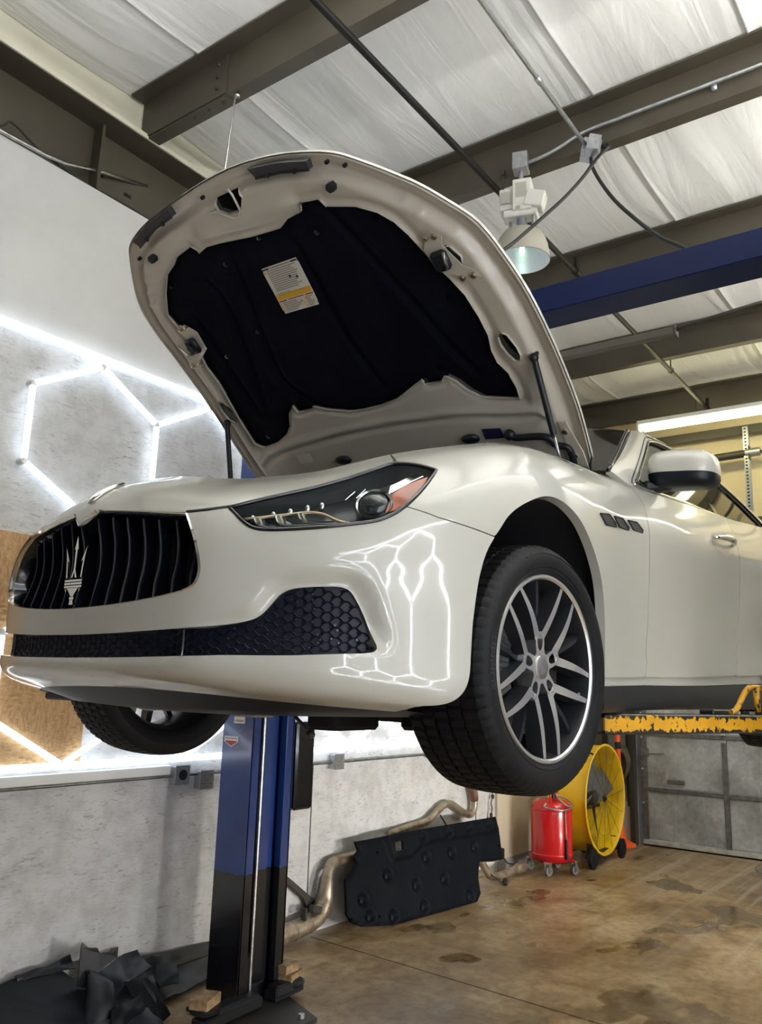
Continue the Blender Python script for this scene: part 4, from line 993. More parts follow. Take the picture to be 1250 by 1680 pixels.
def make_wheel():
    wl = thing('wheel', None, None); wl.parent = CAR
    tyre_mesh().build('tyre', RUBBER, wl, smooth=32)
    V, F = text2d('SUMMIT', .030); m_ = MB(); m_.add([((.300+y_)*math.cos(PI-.02-x_*1.35/.30), -.0138, (.300+y_)*math.sin(PI-.02-x_*1.35/.30)) for x_, y_ in V], F)
    m_.build('lettering', RUBTXT, wl, fix=False)
    m_ = MB().tube([(.2745*math.cos(a), -.0048, .2745*math.sin(a)) for a in np.linspace(0, 2*PI, 90, endpoint=False)], .0022, 6, closed=True).tube([(.320*math.cos(a), -.0108, .320*math.sin(a)) for a in np.linspace(.9, 2.0, 50)], .0015, 5).tube([(.285*math.cos(a), -.0092, .285*math.sin(a)) for a in np.linspace(.9, 2.0, 50)], .0015, 5)
    m_.build('sidewall_bead', RUBBER, wl, smooth=True)
    MB().lathe([(.2595, .010), (.2615, .0025), (.2590, -.0015), (.2520, -.0015), (.2475, .004)], axis='y', n=96).build('rim_lip', RIMF, wl, smooth=35, fix=False)
    MB().lathe([(.2478, .0038), (.243, .018), (.238, .05), (.232, .10), (.236, .20), (.255, .235), (.262, .245)], axis='y', n=72).build('rim_barrel', RIMD, wl, smooth=40, fix=False)
    def spoke(fh, fr, rh, yh, yr, wh, wr, dep, r1=.2465):
        face = MB(); side = MB(); n = 14; L = []; R = []; Lb = []; Rb = []
        for i in range(n+1):
            t_ = i/n; r = rh+(r1-rh)*t_; e = t_*t_*(3-2*t_); an = fh(t_) if callable(fh) else fh+(fr-fh)*e
            y_ = yh+(yr-yh)*t_-.007*math.sin(PI*t_); wd = (wh+(wr-wh)*t_)/2
            u = np.array([math.cos(an), 0, math.sin(an)]); q = np.array([-math.sin(an), 0, math.cos(an)])
            L.append(u*r+q*wd+[0, y_, 0]); R.append(u*r-q*wd+[0, y_, 0]); Lb.append(u*r+q*(wd+.005)+[0, y_+dep, 0]); Rb.append(u*r-q*(wd+.005)+[0, y_+dep, 0])
        f = lambda x: list(map(tuple, x))
        face.grid([f(L), f(R)]); side.grid([f(Lb), f([p+[0, .0004, 0] for p in L])]); side.grid([f([p+[0, .0004, 0] for p in R]), f(Rb)]); side.grid([f(Rb), f(Lb)])
        return face, side
    ff = MB(); ss = MB(); sf = MB(); 
    for k in range(5):
        ph = math.radians(131.5-72*k)
        for sgn in (1, -1):
            a, b_ = spoke(lambda t_, ph=ph, sgn=sgn: ph+sgn*math.asin((.0385+.002*math.sin(PI*t_))/(.080+.1665*t_)), 0, .080, .024, .006, .028, .0135, .048)
            ff.add(a.v, a.f); ss.add(b_.v, b_.f)
        a, b_ = spoke(ph+math.radians(36), ph+math.radians(36), .08, .046, .022, .018, .011, .03, .244); sf.new(); sf.add(a.v, a.f); ss.add(b_.v, b_.f)
    ff.build('spoke_face', RIMF, wl, smooth=30, fix=False); ss.build('spoke_side', RIMD, wl, smooth=30, fix=False); sf.each('inner_spoke', DCHROME, wl, smooth=30, fix=False)
    # hub face with five drop-shaped bolt pockets
    star = []
    for k in range(5):
        ph = math.radians(131.5-72*k)
        for d_, r in ((9, .047), (0, .044), (-9, .047), (-17, .070), (-22, .088), (-27, .104), (-36, .099), (-45, .104), (-50, .088), (-55, .070)): star.append((r*math.cos(ph+math.radians(d_)), r*math.sin(ph+math.radians(d_))))
    holes = []
    for k in range(5):
        ph = math.radians(131.5-36-72*k); hl = []
        for j in range(16):
            a = 2*PI*j/16; u, q = .069+.0225*math.cos(a), .0140*math.sin(a)*(1+.10*math.cos(a)); hl.append((u*math.cos(ph)-q*math.sin(ph), u*math.sin(ph)+q*math.cos(ph)))
        holes.append(hl)
    P, T, B = tri_region(star, holes, .008); r_ = np.hypot(P[:, 0], P[:, 1]); y_ = .0245-.0035*np.clip((r_-.03)/.06, 0, 1)**1.5
    skin_mesh('hub_face', np.stack([P[:, 0], y_, P[:, 1]], 1), np.tile([0., -1, 0], (len(P), 1)), T, B, RIMF, wl, .035)
    MB().lathe([(.0325, .026), (.0325, .020), (.030, .0185), (.012, .0178), (.0004, .0178)], axis='y', n=40).build('centre_cap', STEEL, wl, smooth=35, fix=False)
    MB().lathe([(.088, .07), (.088, .055), (.0004, .055)], axis='y', n=30).build('hub_back', DARK, wl, fix=False)
    MB().lathe([(.09, .080), (.185, .080), (.185, .108), (.09, .108)], axis='y', n=60).build('brake_disc', BRAKE, wl, smooth=30)
    c_ = MB()
    for i in range(10):
        a0 = math.radians(150+6*i)
        u, q = math.cos(a0), math.sin(a0); c_.box((u*.165, .088, q*.165), (.075, .085, .022), Euler((0, -a0, 0)).to_matrix(), .006)
    c_.build('caliper', CALIPER, wl)
    MB().box((.0, .20, 0), (.1, .1, .1), bev=.03).build('hub_carrier', DARK, wl)
    MB().cyl((.222, .028, -.075), (.205, .018, -.070), .0045, 8).build('valve', GREYP, wl)
    return wl
def dup(root, loc, rz):
    r = root.copy(); COL.objects.link(r); r.location = loc; r.rotation_euler = (0, 0, rz)
    for ch in list(root.children): c = ch.copy(); COL.objects.link(c); c.parent = r
    return r
W0 = make_wheel(); W0.location = (0, -.925, 0); W0.rotation_euler = (0, 0, math.radians(-3.5)); 
dup(W0, (0, .925, -.004), PI+math.radians(-3.5)); dup(W0, (2.97, -.93, .02), 0); dup(W0, (2.97, .93, .02), PI)

# --- bonnet, raised about its rear hinge line
HB = math.radians(38); HX, HZ, HK, HC = .78, .74, .015, .06
def Hp(u, y, off=0.):
    u = np.atleast_1d(np.asarray(u, float)); y = np.atleast_1d(np.asarray(y, float)); h = -HK*np.clip(u, 0, None)**3-HC*y**2+off
    return np.stack([HX-u*math.cos(HB)+h*math.sin(HB), y, HZ+u*math.sin(HB)+h*math.cos(HB)], 1)
def Hn(u, y):
    e = 1e-3; n = np.cross(Hp(u, y+e)-Hp(u, y-e), Hp(u+e, y)-Hp(u-e, y)); n /= np.linalg.norm(n, axis=1)[:, None]; return np.where((n@np.array([math.sin(HB), 0, math.cos(HB)]) < 0)[:, None], -n, n)
OUT = cmr([(.143,-.798),(.354,-.829),(.530,-.839),(.672,-.840),(.799,-.836),(.898,-.825),(.988,-.808),(1.064,-.790),(1.132,-.762),(1.203,-.709),(1.288,-.638),(1.360,-.560),(1.416,-.495),(1.468,-.428),(1.500,-.365),(1.530,-.278),(1.553,-.191),(1.574,-.063),(1.580,.06),(1.575,.20),(1.556,.40),(1.535,.52),(1.502,.613),(1.454,.665),(1.341,.748),(1.254,.790),(1.150,.806),(1.034,.806),(.92,.806),(.8,.808),(.68,.814),(.55,.823),(.396,.830),(.303,.826),(.16,.80)], 3)
OUT = joinsegs(OUT, [(.10, .77), (.05, .60), (.02, .3), (.01, 0), (.02, -.3), (.05, -.60), (.10, -.77)])
LIN = np.array([(1.401,.430),(1.413,.350),(1.378,.323),(1.389,.271),(1.383,.210),(1.356,.053),(1.343,-.083),(1.363,-.134),(1.366,-.200),(1.397,-.207),(1.383,-.296),(1.352,-.309),(1.312,-.421),(1.268,-.486),(1.219,-.527),(1.161,-.553),(1.106,-.571),(1.040,-.590),(.969,-.621),(.900,-.645),(.810,-.656),(.733,-.657),(.671,-.641),(.617,-.641),(.565,-.663),(.502,-.668),(.447,-.660),(.464,-.584),(.484,-.498),(.521,-.460),(.571,-.429),(.605,-.392),(.583,-.371),(.586,-.291),(.611,-.290),(.591,-.234),(.552,-.135),(.539,-.048),(.538,.051),(.545,.116),(.575,.210),(.611,.280),(.598,.295),(.600,.374),(.640,.375),(.608,.420),(.550,.454),(.508,.505),(.479,.583),(.475,.660),(.508,.696),(.639,.688),(.757,.672),(.847,.660),(.928,.664),(1.019,.645),(1.141,.660),(1.204,.668),(1.287,.602),(1.353,.532),(1.379,.465)])
LATCH = [(1.513,.107),(1.511,-.006),(1.480,-.015),(1.443,.022),(1.451,.084),(1.473,.113)]
OV2 = [(.721,-.672),(.736,-.690),(.723,-.708),(.672,-.722),(.633,-.723),(.616,-.712),(.620,-.692),(.652,-.676),(.689,-.668)]
OV2L = [(.765,.712),(.757,.690),(.716,.682),(.652,.686),(.642,.703),(.672,.722),(.722,.730)]
OV1 = [(1.082,-.640),(1.077,-.660),(1.033,-.682),(1.012,-.676),(1.016,-.660),(1.055,-.640)]
P, T, B = tri_region(OUT, [], .035); N = Hn(P[:, 0], P[:, 1])
d_ = pdist(P, OUT); roll = .012*np.exp(-d_/.012)
HOOD = skin_mesh('hood', Hp(P[:, 0], P[:, 1], -roll), N, T, B, PAINT, CAR, .012)
CLIPS = [(1.287,.253),(.997,.314),(.743,.381),(.939,.534),(1.294,.558),(1.325,.046),(1.267,-.196),(1.24,-.44),(.525,.602),(.90,-.56),(.640,-.381),(.585,-.63)]
GROOVE = cmr([(.388,.707),(.419,.626),(.431,.500),(.441,.311),(.442,.109),(.439,-.055),(.429,-.195),(.425,-.300),(.408,-.435),(.385,-.558),(.369,-.686),(.328,-.70)], 4)
RIBS = [((1.351-.048*k, -.489-.034*k-.01*(k > 1)), (1.36-.044*k, -.60-.030*k)) for k in range(4)]+[((1.394-.045*k, .575+.028*k), (1.398-.045*k, .655+.025*k)) for k in range(4)]
HOLLOW = [((1.43, .30), .05), ((1.43, -.20), .06)]
def frame_off(P):
    d1 = pdist(P, OUT); d2 = pdist(P, LIN); q = lambda x: np.clip(x, 0, 1)**2*(3-2*np.clip(x, 0, 1))
    off = -.016-.006*q(d1/.012)-.030*q((d1-.060)/.028)
    off += .012*np.exp(-((d1-.050)/.010)**2)                                       # groove inside the hem
    off -= .010*np.exp(-((pdist(P, GROOVE, False))/.010)**2)*-1.3*1
    off -= .010*np.exp(-((pdist(P, GROOVE+[.03, 0], False))/.016)**2)
    for a, b_ in RIBS: off -= q((d1-.05)/.03)*.013*np.exp(-(pdist(P, [a, b_], False)/.007)**2)
    off -= .014*q((P[:, 0]-1.36)/.05)*q((1.46-P[:, 0])/.05)*np.exp(-((P[:, 1]-.045)/.22)**8)
    for (c, r) in HOLLOW: off += .010*np.exp(-((np.hypot(P[:, 0]-c[0], P[:, 1]-c[1]))/r)**2)
    off += .012*q(1-d2/.02)
    return off
P, T, B = tri_region((OUT-[.8, 0])*[.992, .992]+[.8, 0], [(LIN-[.9, 0])*[.975, .975]+[.9, 0], LATCH, OV1, OV2, OV2L], .0125); N = Hn(P[:, 0], P[:, 1])
fo = frame_off(P); skin_mesh('hood_frame', Hp(P[:, 0], P[:, 1], fo), N, T[:, ::-1], [(b_, a) for a, b_ in B], PAINT_BOUNCE, HOOD, -.012*-1)
LG = [cmr(l, 4) for l in ([(1.281,.205),(1.101,.260),(.884,.318),(.752,.332),(.619,.261)], [(1.253,.377),(1.157,.362),(.993,.399),(.802,.463),(.648,.520)], [(1.261,-.092),(1.121,-.085),(.923,-.070),(.751,-.081),(.642,-.099)], [(1.151,.551),(1.017,.550),(.829,.557),(.643,.553)], [(1.30,-.30),(1.1,-.36),(.9,-.42),(.72,-.47),(.60,-.52)])]
def liner_off(P):
    d2 = pdist(P, LIN); off = -.026-.020*np.clip(d2/.05, 0, 1)**.6
    for l in LG: d_ = pdist(P, l, False); off += .012*np.exp(-(d_/.016)**2)-.006*np.exp(-((d_-.03)/.02)**2)
    for c in CLIPS: off += .010*np.exp(-(np.hypot(P[:, 0]-c[0], P[:, 1]-c[1])/.022)**2)
    off -= .008*np.exp(-((P[:, 1]-.03)/.09)**4)
    return off
P, T, B = tri_region(LIN, [], .016); N = Hn(P[:, 0], P[:, 1])
skin_mesh('liner', Hp(P[:, 0], P[:, 1], liner_off(P)), N, T[:, ::-1], [(b_, a) for a, b_ in B], LINERM, HOOD, -.0)
m_ = MB()
for c in CLIPS: p = Hp(c[0], c[1], -.036)[0]; n_ = Hn(np.array([c[0]]), np.array([c[1]]))[0]; m_.new().cyl(tuple(p), tuple(p-n_*.006), .010, 12).cyl(tuple(p-n_*.006), tuple(p-n_*.010), .005, 8)
m_.each('liner_clip', BLACKG, HOOD, smooth=40)
m_ = MB()
for poly in (LATCH, OV1, OV2, OV2L):
    q = (np.array(poly)-np.mean(poly, 0))*1.25+np.mean(poly, 0); m_.new(); m_.f.append(tuple(range(len(m_.v), len(m_.v)+len(q)))); m_.m.append(0); m_.v += [tuple(p) for p in Hp(q[:, 0], q[:, 1], -.013)]
m_.each('opening_shade', DARK, HOOD, fix=False)  # dark plates added for the shade inside the bonnet openings
def hpts(L, off): L = np.array(L); return [tuple(p) for p in Hp(L[:, 0], L[:, 1], off)]
hn0 = Vector((math.sin(HB), 0, math.cos(HB)))
# latch striker loop, front rubber strips, bump stops
MB().tube(hpts([(1.525, .018), (1.50, .015), (1.442, .025), (1.425, .045), (1.428, .07), (1.46, .105), (1.475, .12), (1.478, .15)], -.062), .0045, 8).build('latch_striker', WIRE, HOOD, smooth=True)
for q in ([(1.508,.555),(1.541,.420),(1.556,.310),(1.524,.312),(1.512,.420),(1.478,.540)], [(1.552,-.100),(1.530,-.215),(1.494,-.330),(1.466,-.322),(1.496,-.215),(1.514,-.112)]):
    m_ = MB().prism(hpts(q, -.060), hn0*.028); m_.build('front_seal', mat('seal_rubber', (.03, .03, .036), .5) if 'seal_rubber' not in MATS else MATS['seal_rubber'], HOOD)
    e = MB().tube(hpts([q[3], q[4], q[5]], -.062), .004, 6); 
    for k in (.25, .75): p = np.array(q[5])*(1-k)+np.array(q[3])*k+[.004, 0]; pp = Vector(Hp(p[0], p[1], -.060)[0]); e.cyl(pp, pp-hn0*.008, .008, 8)
    e.build('seal_clip', BLACK, HOOD)
for c in ((1.422, .520), (1.390, -.365)): p = Vector(Hp(c[0], c[1], -.045)[0]); MB().cyl(p, p-hn0*.030, .017, 6).build('bump_stop', BLACK, HOOD)
m_ = MB()
for c in ((1.533, .155), (1.462, -.030), (1.462, -.385), (.322, .280), (1.44, .60), (1.43, -.44), (.50, -.72)): p = Vector(Hp(c[0], c[1], -.044)[0]); m_.new().cyl(p-hn0*.003, p+hn0*.01, .007, 10)
m_.each('drain_hole', DARK, HOOD)
# right latch plate with bolts and catch, left latch
def latch(plate, bolts, catch, loop):
    l = thing('latch_plate', None, None); return l
plate = [(1.142,-.622),(1.117,-.651),(1.090,-.639),(1.004,-.674),(.976,-.711),(.951,-.719),(.946,-.696),(.984,-.622),(1.008,-.578),(1.089,-.566),(1.127,-.591)]
for sg in (1, -1):
    pl = [(u, y*sg) for u, y in plate]; hh = thing('latch', None, None); bpy.data.objects.remove(hh)
    m_ = MB().prism(hpts(pl, -.066), hn0*.004); m_.build('latch_plate', PAINT_BOUNCE, HOOD)
    m_ = MB()
    for c in ((1.128, -.596), (1.125, -.630), (.962, -.698), (.964, -.655)): p = Vector(Hp(c[0], c[1]*sg, -.066)[0]); m_.new().cyl(p, p-hn0*.006, .011, 16).cyl(p-hn0*.006, p-hn0*.013, .0075, 6)
    m_.each('latch_bolt', ZINC, HOOD, smooth=40)
    cpt = (1.045, -.616*sg); p = Vector(Hp(cpt[0], cpt[1], -.068)[0]); R = Matrix(((-math.cos(HB), 0, math.sin(HB)), (0, 1, 0), (math.sin(HB), 0, math.cos(HB)))).transposed()
    R = Matrix(((-math.cos(HB), 0, math.sin(HB)), (0, 1, 0), (math.sin(HB), 0, math.cos(HB)))); 
    m_ = MB().box(p-hn0*.012, (.07, .06, .028), R, .010).cyl(p-hn0*.026, p-hn0*.034, .016, 16).cyl(p-hn0*.026+Vector((.02, .018, 0)), p-hn0*.030+Vector((.02, .018, 0)), .006, 8)
    m_.build('catch_body', BLACK, HOOD, smooth=40)
    MB().tube([p-hn0*.03+Vector(x) for x in ((.03, -.01*sg, -.012), (.005, -.03*sg, -.02), (-.02, -.035*sg, -.005), (-.035, -.04*sg, .01))], .0045, 8).build('catch_lever', STEEL, HOOD, smooth=True)
# warning label stuck on the liner
TL, TR, BR, BL = [np.array(p) for p in ((1.224,.103), (1.218,-.072), (1.025,-.048), (1.033,.125))]
def lab(a, b_): return (TL*(1-a)+TR*a)*(1-b_)+(BL*(1-a)+BR*a)*b_
lm = MB()
def lrect(a0, b0, a1, b1, mi, off):
    lm.mi = mi; n = 6; G = []
    for i in range(2):
        q = np.array([lab(a0+(a1-a0)*k/n, b0 if i == 0 else b1) for k in range(n+1)]); G.append([tuple(p) for p in Hp(q[:, 0], q[:, 1], off)])
    lm.grid(G)
O_ = -.058
c_ = .05
q = [lab(*x) for x in ((c_, 0), (1-c_, 0), (1, c_), (1, 1-c_), (1-c_, 1), (c_, 1), (0, 1-c_), (0, c_))]; lm.mi = 0
lm.mi = 0
for i_ in range(12): lrect(c_*0+ (0 if 0 < i_ < 11 else .015), i_/12, 1-(0 if 0 < i_ < 11 else .015), (i_+1)/12, 0, O_+.0006)
lrect(.02, .02, .20, .055, 2, O_-.0006); lrect(.80, .02, .98, .055, 2, O_-.0006); lrect(.22, .022, .78, .053, 1, O_-.0006)
for i in range(11):
    b0 = .075+i*.042
    lrect(.10, b0, .62+.32*rng.random(), b0+.022, 1, O_-.0006)
lrect(.02, .085, .075, .13, 3, O_-.0006)
lrect(.02, .585, .98, .705, 3, O_-.0006); lrect(.02, .722, .24, .748, 4, O_-.0006); lrect(.28, .722, .72, .742, 4, O_-.0008); lrect(.76, .722, .98, .748, 4, O_-.0006)
lrect(.10, .60, .85, .612, 1, O_-.0009); lrect(.06, .565, .45, .578, 1, O_-.0006)
for i in range(6): lrect(.10, .77+i*.036, .40+.2*rng.random(), .77+i*.036+.02, 1, O_-.0006); lrect(.03, .765+i*.036, .07, .765+i*.036+.028, 3, O_-.0006); lrect(.74, .77+i*.036, .80+.16*rng.random(), .77+i*.036+.02, 1, O_-.0006)
for a, b_, mi in ((.62, .30, 2), (.79, .345, 2)):
    lm.mi = mi; lm.f.append(tuple(range(len(lm.v), len(lm.v)+14))); lm.m.append(mi); lm.v += hpts([lab(a+.035*math.cos(t_), b_+.028*math.sin(t_)) for t_ in np.linspace(0, 2*PI, 14, endpoint=False)], O_-.0008)
for a, b_, mi in ((.60, .80, 1), (.74, .77, 3), (.66, .85, 3), (.70, .92, 3)):
    lm.f.append((len(lm.v), len(lm.v)+1, len(lm.v)+2)); lm.m.append(mi); lm.v += hpts([lab(a-.04, b_+.05), lab(a, b_), lab(a+.04, b_+.05)], O_-.0008)
lm.build('warning_label', [PAPER, INKG, INKB, YEL, REDINK], HOOD, fix=False)['label'] = 'white warning label with yellow band and lines of small print'
m_ = MB().prism(hpts([(.357,-.425),(.347,-.504),(.303,-.501),(.308,-.420)], -.055), hn0*.003); m_.build('dark_sticker', INKB, HOOD)
m_ = MB().prism(hpts([(.405,.511),(.401,.435),(.354,.444),(.356,.515)], -.055), hn0*.002); m_.build('paper_tag', PAPER, HOOD)
# washer hose, rubber plugs
MB().tube(cmr(hpts([(.318,-.535),(.303,-.559),(.298,-.630),(.287,-.684),(.248,-.706),(.228,-.745),(.155,-.740)], -.066), 5), [.013]*31, 10).sphere(Hp(.318, -.535, -.062)[0], .022, 12, 8).build('washer_hose', BLACK, HOOD, smooth=True)
m_ = MB()
for c in ((.33, .285), (.32, -.36)): p = Hp(c[0], c[1], -.055)[0]; m_.new().sphere(tuple(p), (.035, .04, .018), 14, 8)
m_.each('rubber_plug', BLACK, HOOD, smooth=True)
m_ = MB()
for k in range(14): y_ = -.6+k*.09; p = Hp(.285, y_, -.05)[0]; m_.new().sphere(tuple(p), (.010, .006, .006), 8, 6)
m_.each('edge_clip', PAINT_BOUNCE, HOOD, smooth=True)
# hinges and gas struts
for sg in (1, -1):
    a = Vector(Hp(.36, -.772*sg, -.05)[0]); b_ = Vector(Hp(.06, -.755*sg, -.05)[0]); m_ = MB().prism(hpts([(.34, -.745*sg), (.34, -.775*sg), (.20, -.79*sg), (.07, -.78*sg), (.07, -.735*sg), (.20, -.74*sg)], -.060), hn0*.006)
    m_.box(b_+Vector((.0, 0, -.06)), (.09, .012, .16), bev=.004); m_.build('hinge', PAINT_BOUNCE, HOOD)
    m_ = MB()
    for u in (.30, .19): p = Vector(Hp(u, -.757*sg, -.060)[0]); m_.new().cyl(p, p-hn0*.008, .010, 8)
    m_.each('hinge_bolt', ZINC, HOOD)
for sg, top, bot in ((1, (.616, -.765), (.42, -.775, .70)), (-1, (.654, .745), (.27, .745, .70))):
    a = Vector(Hp(top[0], top[1], -.058)[0]); b_ = Vector(bot); c_ = a.lerp(b_, .70)
    m_ = MB().tube([a, c_], .0115, 12).sphere(a, .017, 12, 8).cyl(a, a+hn0*.03, .010, 10); m_.build('gas_strut', BLACK, HOOD, smooth=50)
    MB().tube([c_, b_], .0050, 10).build('strut_rod', STEEL, HOOD, smooth=True)
# engine bay dark floor just under the closed line
MB().box((.1, 0, .30), (1.1, 1.3, .03)).build('engine_cover', DARK, CAR)
# ================================================================== lift: columns, crossbeam, arms
def lift_column(y, facing, label):
    """facing = +1: open side towards -y (car side) for the column at the left wall"""
    t = thing('lift_column', label, 'lift column', (3.615, y, 0)); f = facing
    m = MB(); H_ = 3.53
    m.box((-.170, f*.115, H_/2), (.012, .23, H_)).box((.170, f*.115, H_/2), (.012, .23, H_)).box((0, f*.225, H_/2), (.35, .012, H_))
    for sx in (-1, 1):
        m.box((sx*.142, f*.006, H_/2), (.066, .012, H_), bev=.003).box((sx*.113, f*.024, H_/2), (.010, .045, H_))
    m.build('column', BLUE, t)
    MB().cyl((-.052, f*.03, .02), (-.052, f*.03, 2.6), .0115, 14).build('piston_rod', STEEL, t, smooth=40)
    MB().box((.035, f*.075, 1.25), (.13, .05, 2.3), bev=.01).build('slide_rail', BLUE, t)
    MB().cyl((-.052, f*.03, 2.6), (-.052, f*.03, 3.4), .03, 16).build('cylinder', BLUEB, t, smooth=40)
    MB().prism([(-.28, -f*.36, 0), (.055, -f*.36, 0), (.20, -f*.02, 0), (.20, f*.26, 0), (-.28, f*.26, 0)], (0, 0, .02)).build('base_plate', DBRN, t)
    m = MB()
    for sx in (-.2, .0): m.new().cyl((sx, -f*.30, .02), (sx, -f*.30, .04), .018, 6)
    m.each('anchor_bolt', GALV, t)
    return t
c1 = lift_column(3.35, 1, 'tall blue lift column by the left wall, its lower part painted black')
# stickers on the side face of the column, control box on its far side
m = MB().box((-.178, .105, 1.545), (.002, .085, .135)); m.build('white_sticker', PAPER, c1)['label'] = 'white sticker with grey print near the top'
m = MB()
for k in range(5): m.box((-.1795, .105+.01*(k % 2), 1.590-.018*k), (.001, .06-.008*(k % 3), .004))
m.box((-.1795, .105, 1.492), (.001, .065, .010)); m.build('sticker_print', INKG, c1)
m = MB().prism([(-.1775, .215, 1.405), (-.1775, .105, 1.405), (-.1775, .105, 1.375), (-.1775, .16, 1.345), (-.1775, .215, 1.375)], (-.0015, 0, 0)); m.build('badge', WHITE, c1)
m = MB().prism([(-.1792, .205, 1.380), (-.1792, .115, 1.380), (-.1792, .115, 1.374), (-.1792, .16, 1.352), (-.1792, .205, 1.374)], (-.0008, 0, 0)); m.build('badge_red', REDINK, c1)
m = MB()
for k in range(9): m.box((-.1795, .205-.011*k, 1.394), (.001, .006, .009))
m.build('badge_print', INKG, c1)
m = MB().box((.275, .09, 1.235), (.16, .20, .50), bev=.012).box((.21, .15, 1.30), (.06, .06, .3)); m.build('control_box', BLACKG, c1)
m = MB().box((0.0, .085, .14), (.20, .06, .24), bev=.01).box((-.22, -.03, .075), (.30, .09, .06), bev=.01).box((.16, -.04, .075), (.22, .08, .06), bev=.01); m.build('carriage', BLACK, c1)
def arm(nm, pts, pad, par, ph):
    m = MB().bar(pts[0], pts[1], .09, .055, bev=.008); o = m.build(nm, BLACK, par)
    p = Vector(pad); MB().cyl((p.x, p.y, .03), (p.x, p.y, p.z-.02), .028, 14).lathe([(.0, -.022), (.075, -.022), (.082, -.008), (.082, 0), (.070, .002), (.0, .002)], pad, 'z', 24).build('lift_pad', BLACK, par, smooth=40)
    MB().cyl((p.x, p.y, .06), (p.x, p.y, .085), .034, 14).build('pad_collar', YARM, par, smooth=40)
arm('swing_arm', [(-.05, -.03, .06), (-.48, -.04, .05)], (-.415, -.02, .118), c1, 0)
arm('swing_arm', [(.05, -.03, .05), (.30, -.01, .05)], (.225, -.015, .085), c1, 0)
# same column on the other side of the bay (outside the frame), carrying the raised yellow-edged arm
c2 = lift_column(.34, -1, 'blue lift column on the near side of the bay, outside the picture')
MB().box((0, .03, 1.62), (.36, .12, .5), bev=.01).build('carriage', BLACK, c2)
tag(MB().box((3.60, 1.95, 3.600), (.20, 3.5, .135), bev=.004).build('lift_crossbeam', BLUEB), 'glossy dark blue crossbeam of the lift spanning overhead to the right edge', 'beam')
t = thing('limit_bar', 'brown padded shut-off bar hung under the blue crossbeam, with a thin dark rod', 'bar', (4.30, 1.5, 3.64))
MB().box((0, .40, .0), (.05, 1.40, .048), bev=.008).build('padded_bar', mat('brown_foam', (.075, .064, .052), .7), t)
MB().tube([(0, -.30, .012), (0, -.70, .05), (0, -1.2, .075)], .014, 10).build('bar_rod', DBRN, t, smooth=True)
MB().box((0, -.302, .0), (.056, .008, .056)).build('bar_cap', DBRN, t)

# yellow-edged lift arm under the sill, with its tubular guard
A = Vector((2.66, 1.06, 1.607)); B_ = Vector((3.585, .76, 1.607)); dirv = (B_-A); ang = math.atan2(dirv.y, dirv.x); L_ = dirv.length
t = thing('lift_swing_arm', 'chipped yellow and black steel lift support under the car sill behind the near tyre', 'lift support', A, ang)
MB().box((L_/2, 0, 0), (L_, .10, .066), bev=.005).build('arm_bar', YARM, t)
MB().box((-.02, .0, 0), (.06, .075, .050), bev=.006).build('inner_bar', BLACK, t)
MB().box((.07, .0, .037), (.10, .08, .012), bev=.004).build('support_pad', BLACK, t)
MB().box((L_+.002, 0, .0), (.012, .115, .090), bev=.003).build('end_plate', DBRN, t)
MB().box((L_+.30, .02, -.005), (.6, .09, .06), bev=.01).build('pivot_bar', BLACK, t)
MB().box((L_-.29, .0, .042), (.10, .06, .02), bev=.004).build('latch_block', YARM, t)
g = cmr([(L_-.215, -.02, .040), (L_-.17, -.02, .055), (L_-.12, -.02, .105), (L_-.085, -.02, .132), (L_-.05, -.02, .138), (L_+.06, -.02, .138), (L_+.2, -.02, .138)], 5)
o = MB().tube([(p[0], p[1], p[2]-.09) for p in g], .011, 10).build('guard_tube', YTUB, t, smooth=True); o.location = (0, 0, .09)
o = MB().tube([(L_-.022, -.02, .045-.09), (L_-.028, -.02, .136-.09)], .0125, 10).build('guard_post', YTUB, t, smooth=True); o.location = (0, 0, .09)
m = MB()
for x_ in (L_-.18, L_-.08): m.new().cyl((x_, -.03, .036), (x_, -.03, .046), .010, 8)
m.each('bolt', ZINC, t)

# wooden blocks on the pads
def block(c, d, rz, label):
    o = MB().box((0, 0, 0), d, bev=.003).build('wood_block', WOOD); o.location = c; o.rotation_euler = (0, 0, rz)
    return tag(o, label, 'wood block')
block((3.200, 3.33, .118+.002+.026), (.15, .10, .050), .35, 'wooden block on the black pad left of the blue column foot')
block((3.84, 3.335, .085+.002+.023), (.15, .095, .045), .25, 'light wooden block lying lower on the pad right of the blue column foot')
block((3.815, 3.345, .085+.002+.046+.024), (.12, .09, .045), .1, 'brown wooden block lying on top of another block right of the column foot')

# ================================================================== ceiling fittings
t = thing('gas_pipe', 'long black pipe running along under the roof purlins', 'pipe', (0, 2.30, 4.90))
MB().tube([(-4, 0, 0), (9.36, 0, 0)], .021, 12).build('pipe', PIPEB, t, smooth=True)
m = MB()
for x in (5.62, 9.36): m.new().cyl((x, 0, -.01), (x, 0, .13), .02, 10).tube([(x-.03, 0, 0), (x+.03, 0, 0)], .031, 12)
m.each('pipe_hanger', PIPEB, t, smooth=40)
m = MB().cyl((8.0, 0, .03), (8.0, 0, .20), .006, 6).cyl((8.0, 0, .2), (8.0, 0, .215), .03, 10).tube([(8.0, .026*math.cos(a), .006+.026*math.sin(a)) for a in np.linspace(0, 2*PI, 14, endpoint=False)], .004, 6, closed=True)
m.cyl((4.36, -.02, .0), (4.36, -.02, .14), .007, 6).cyl((4.36, -.02, .12), (4.36, -.02, .15), .022, 8)
m.build('hanger_rod', DBRN, t)
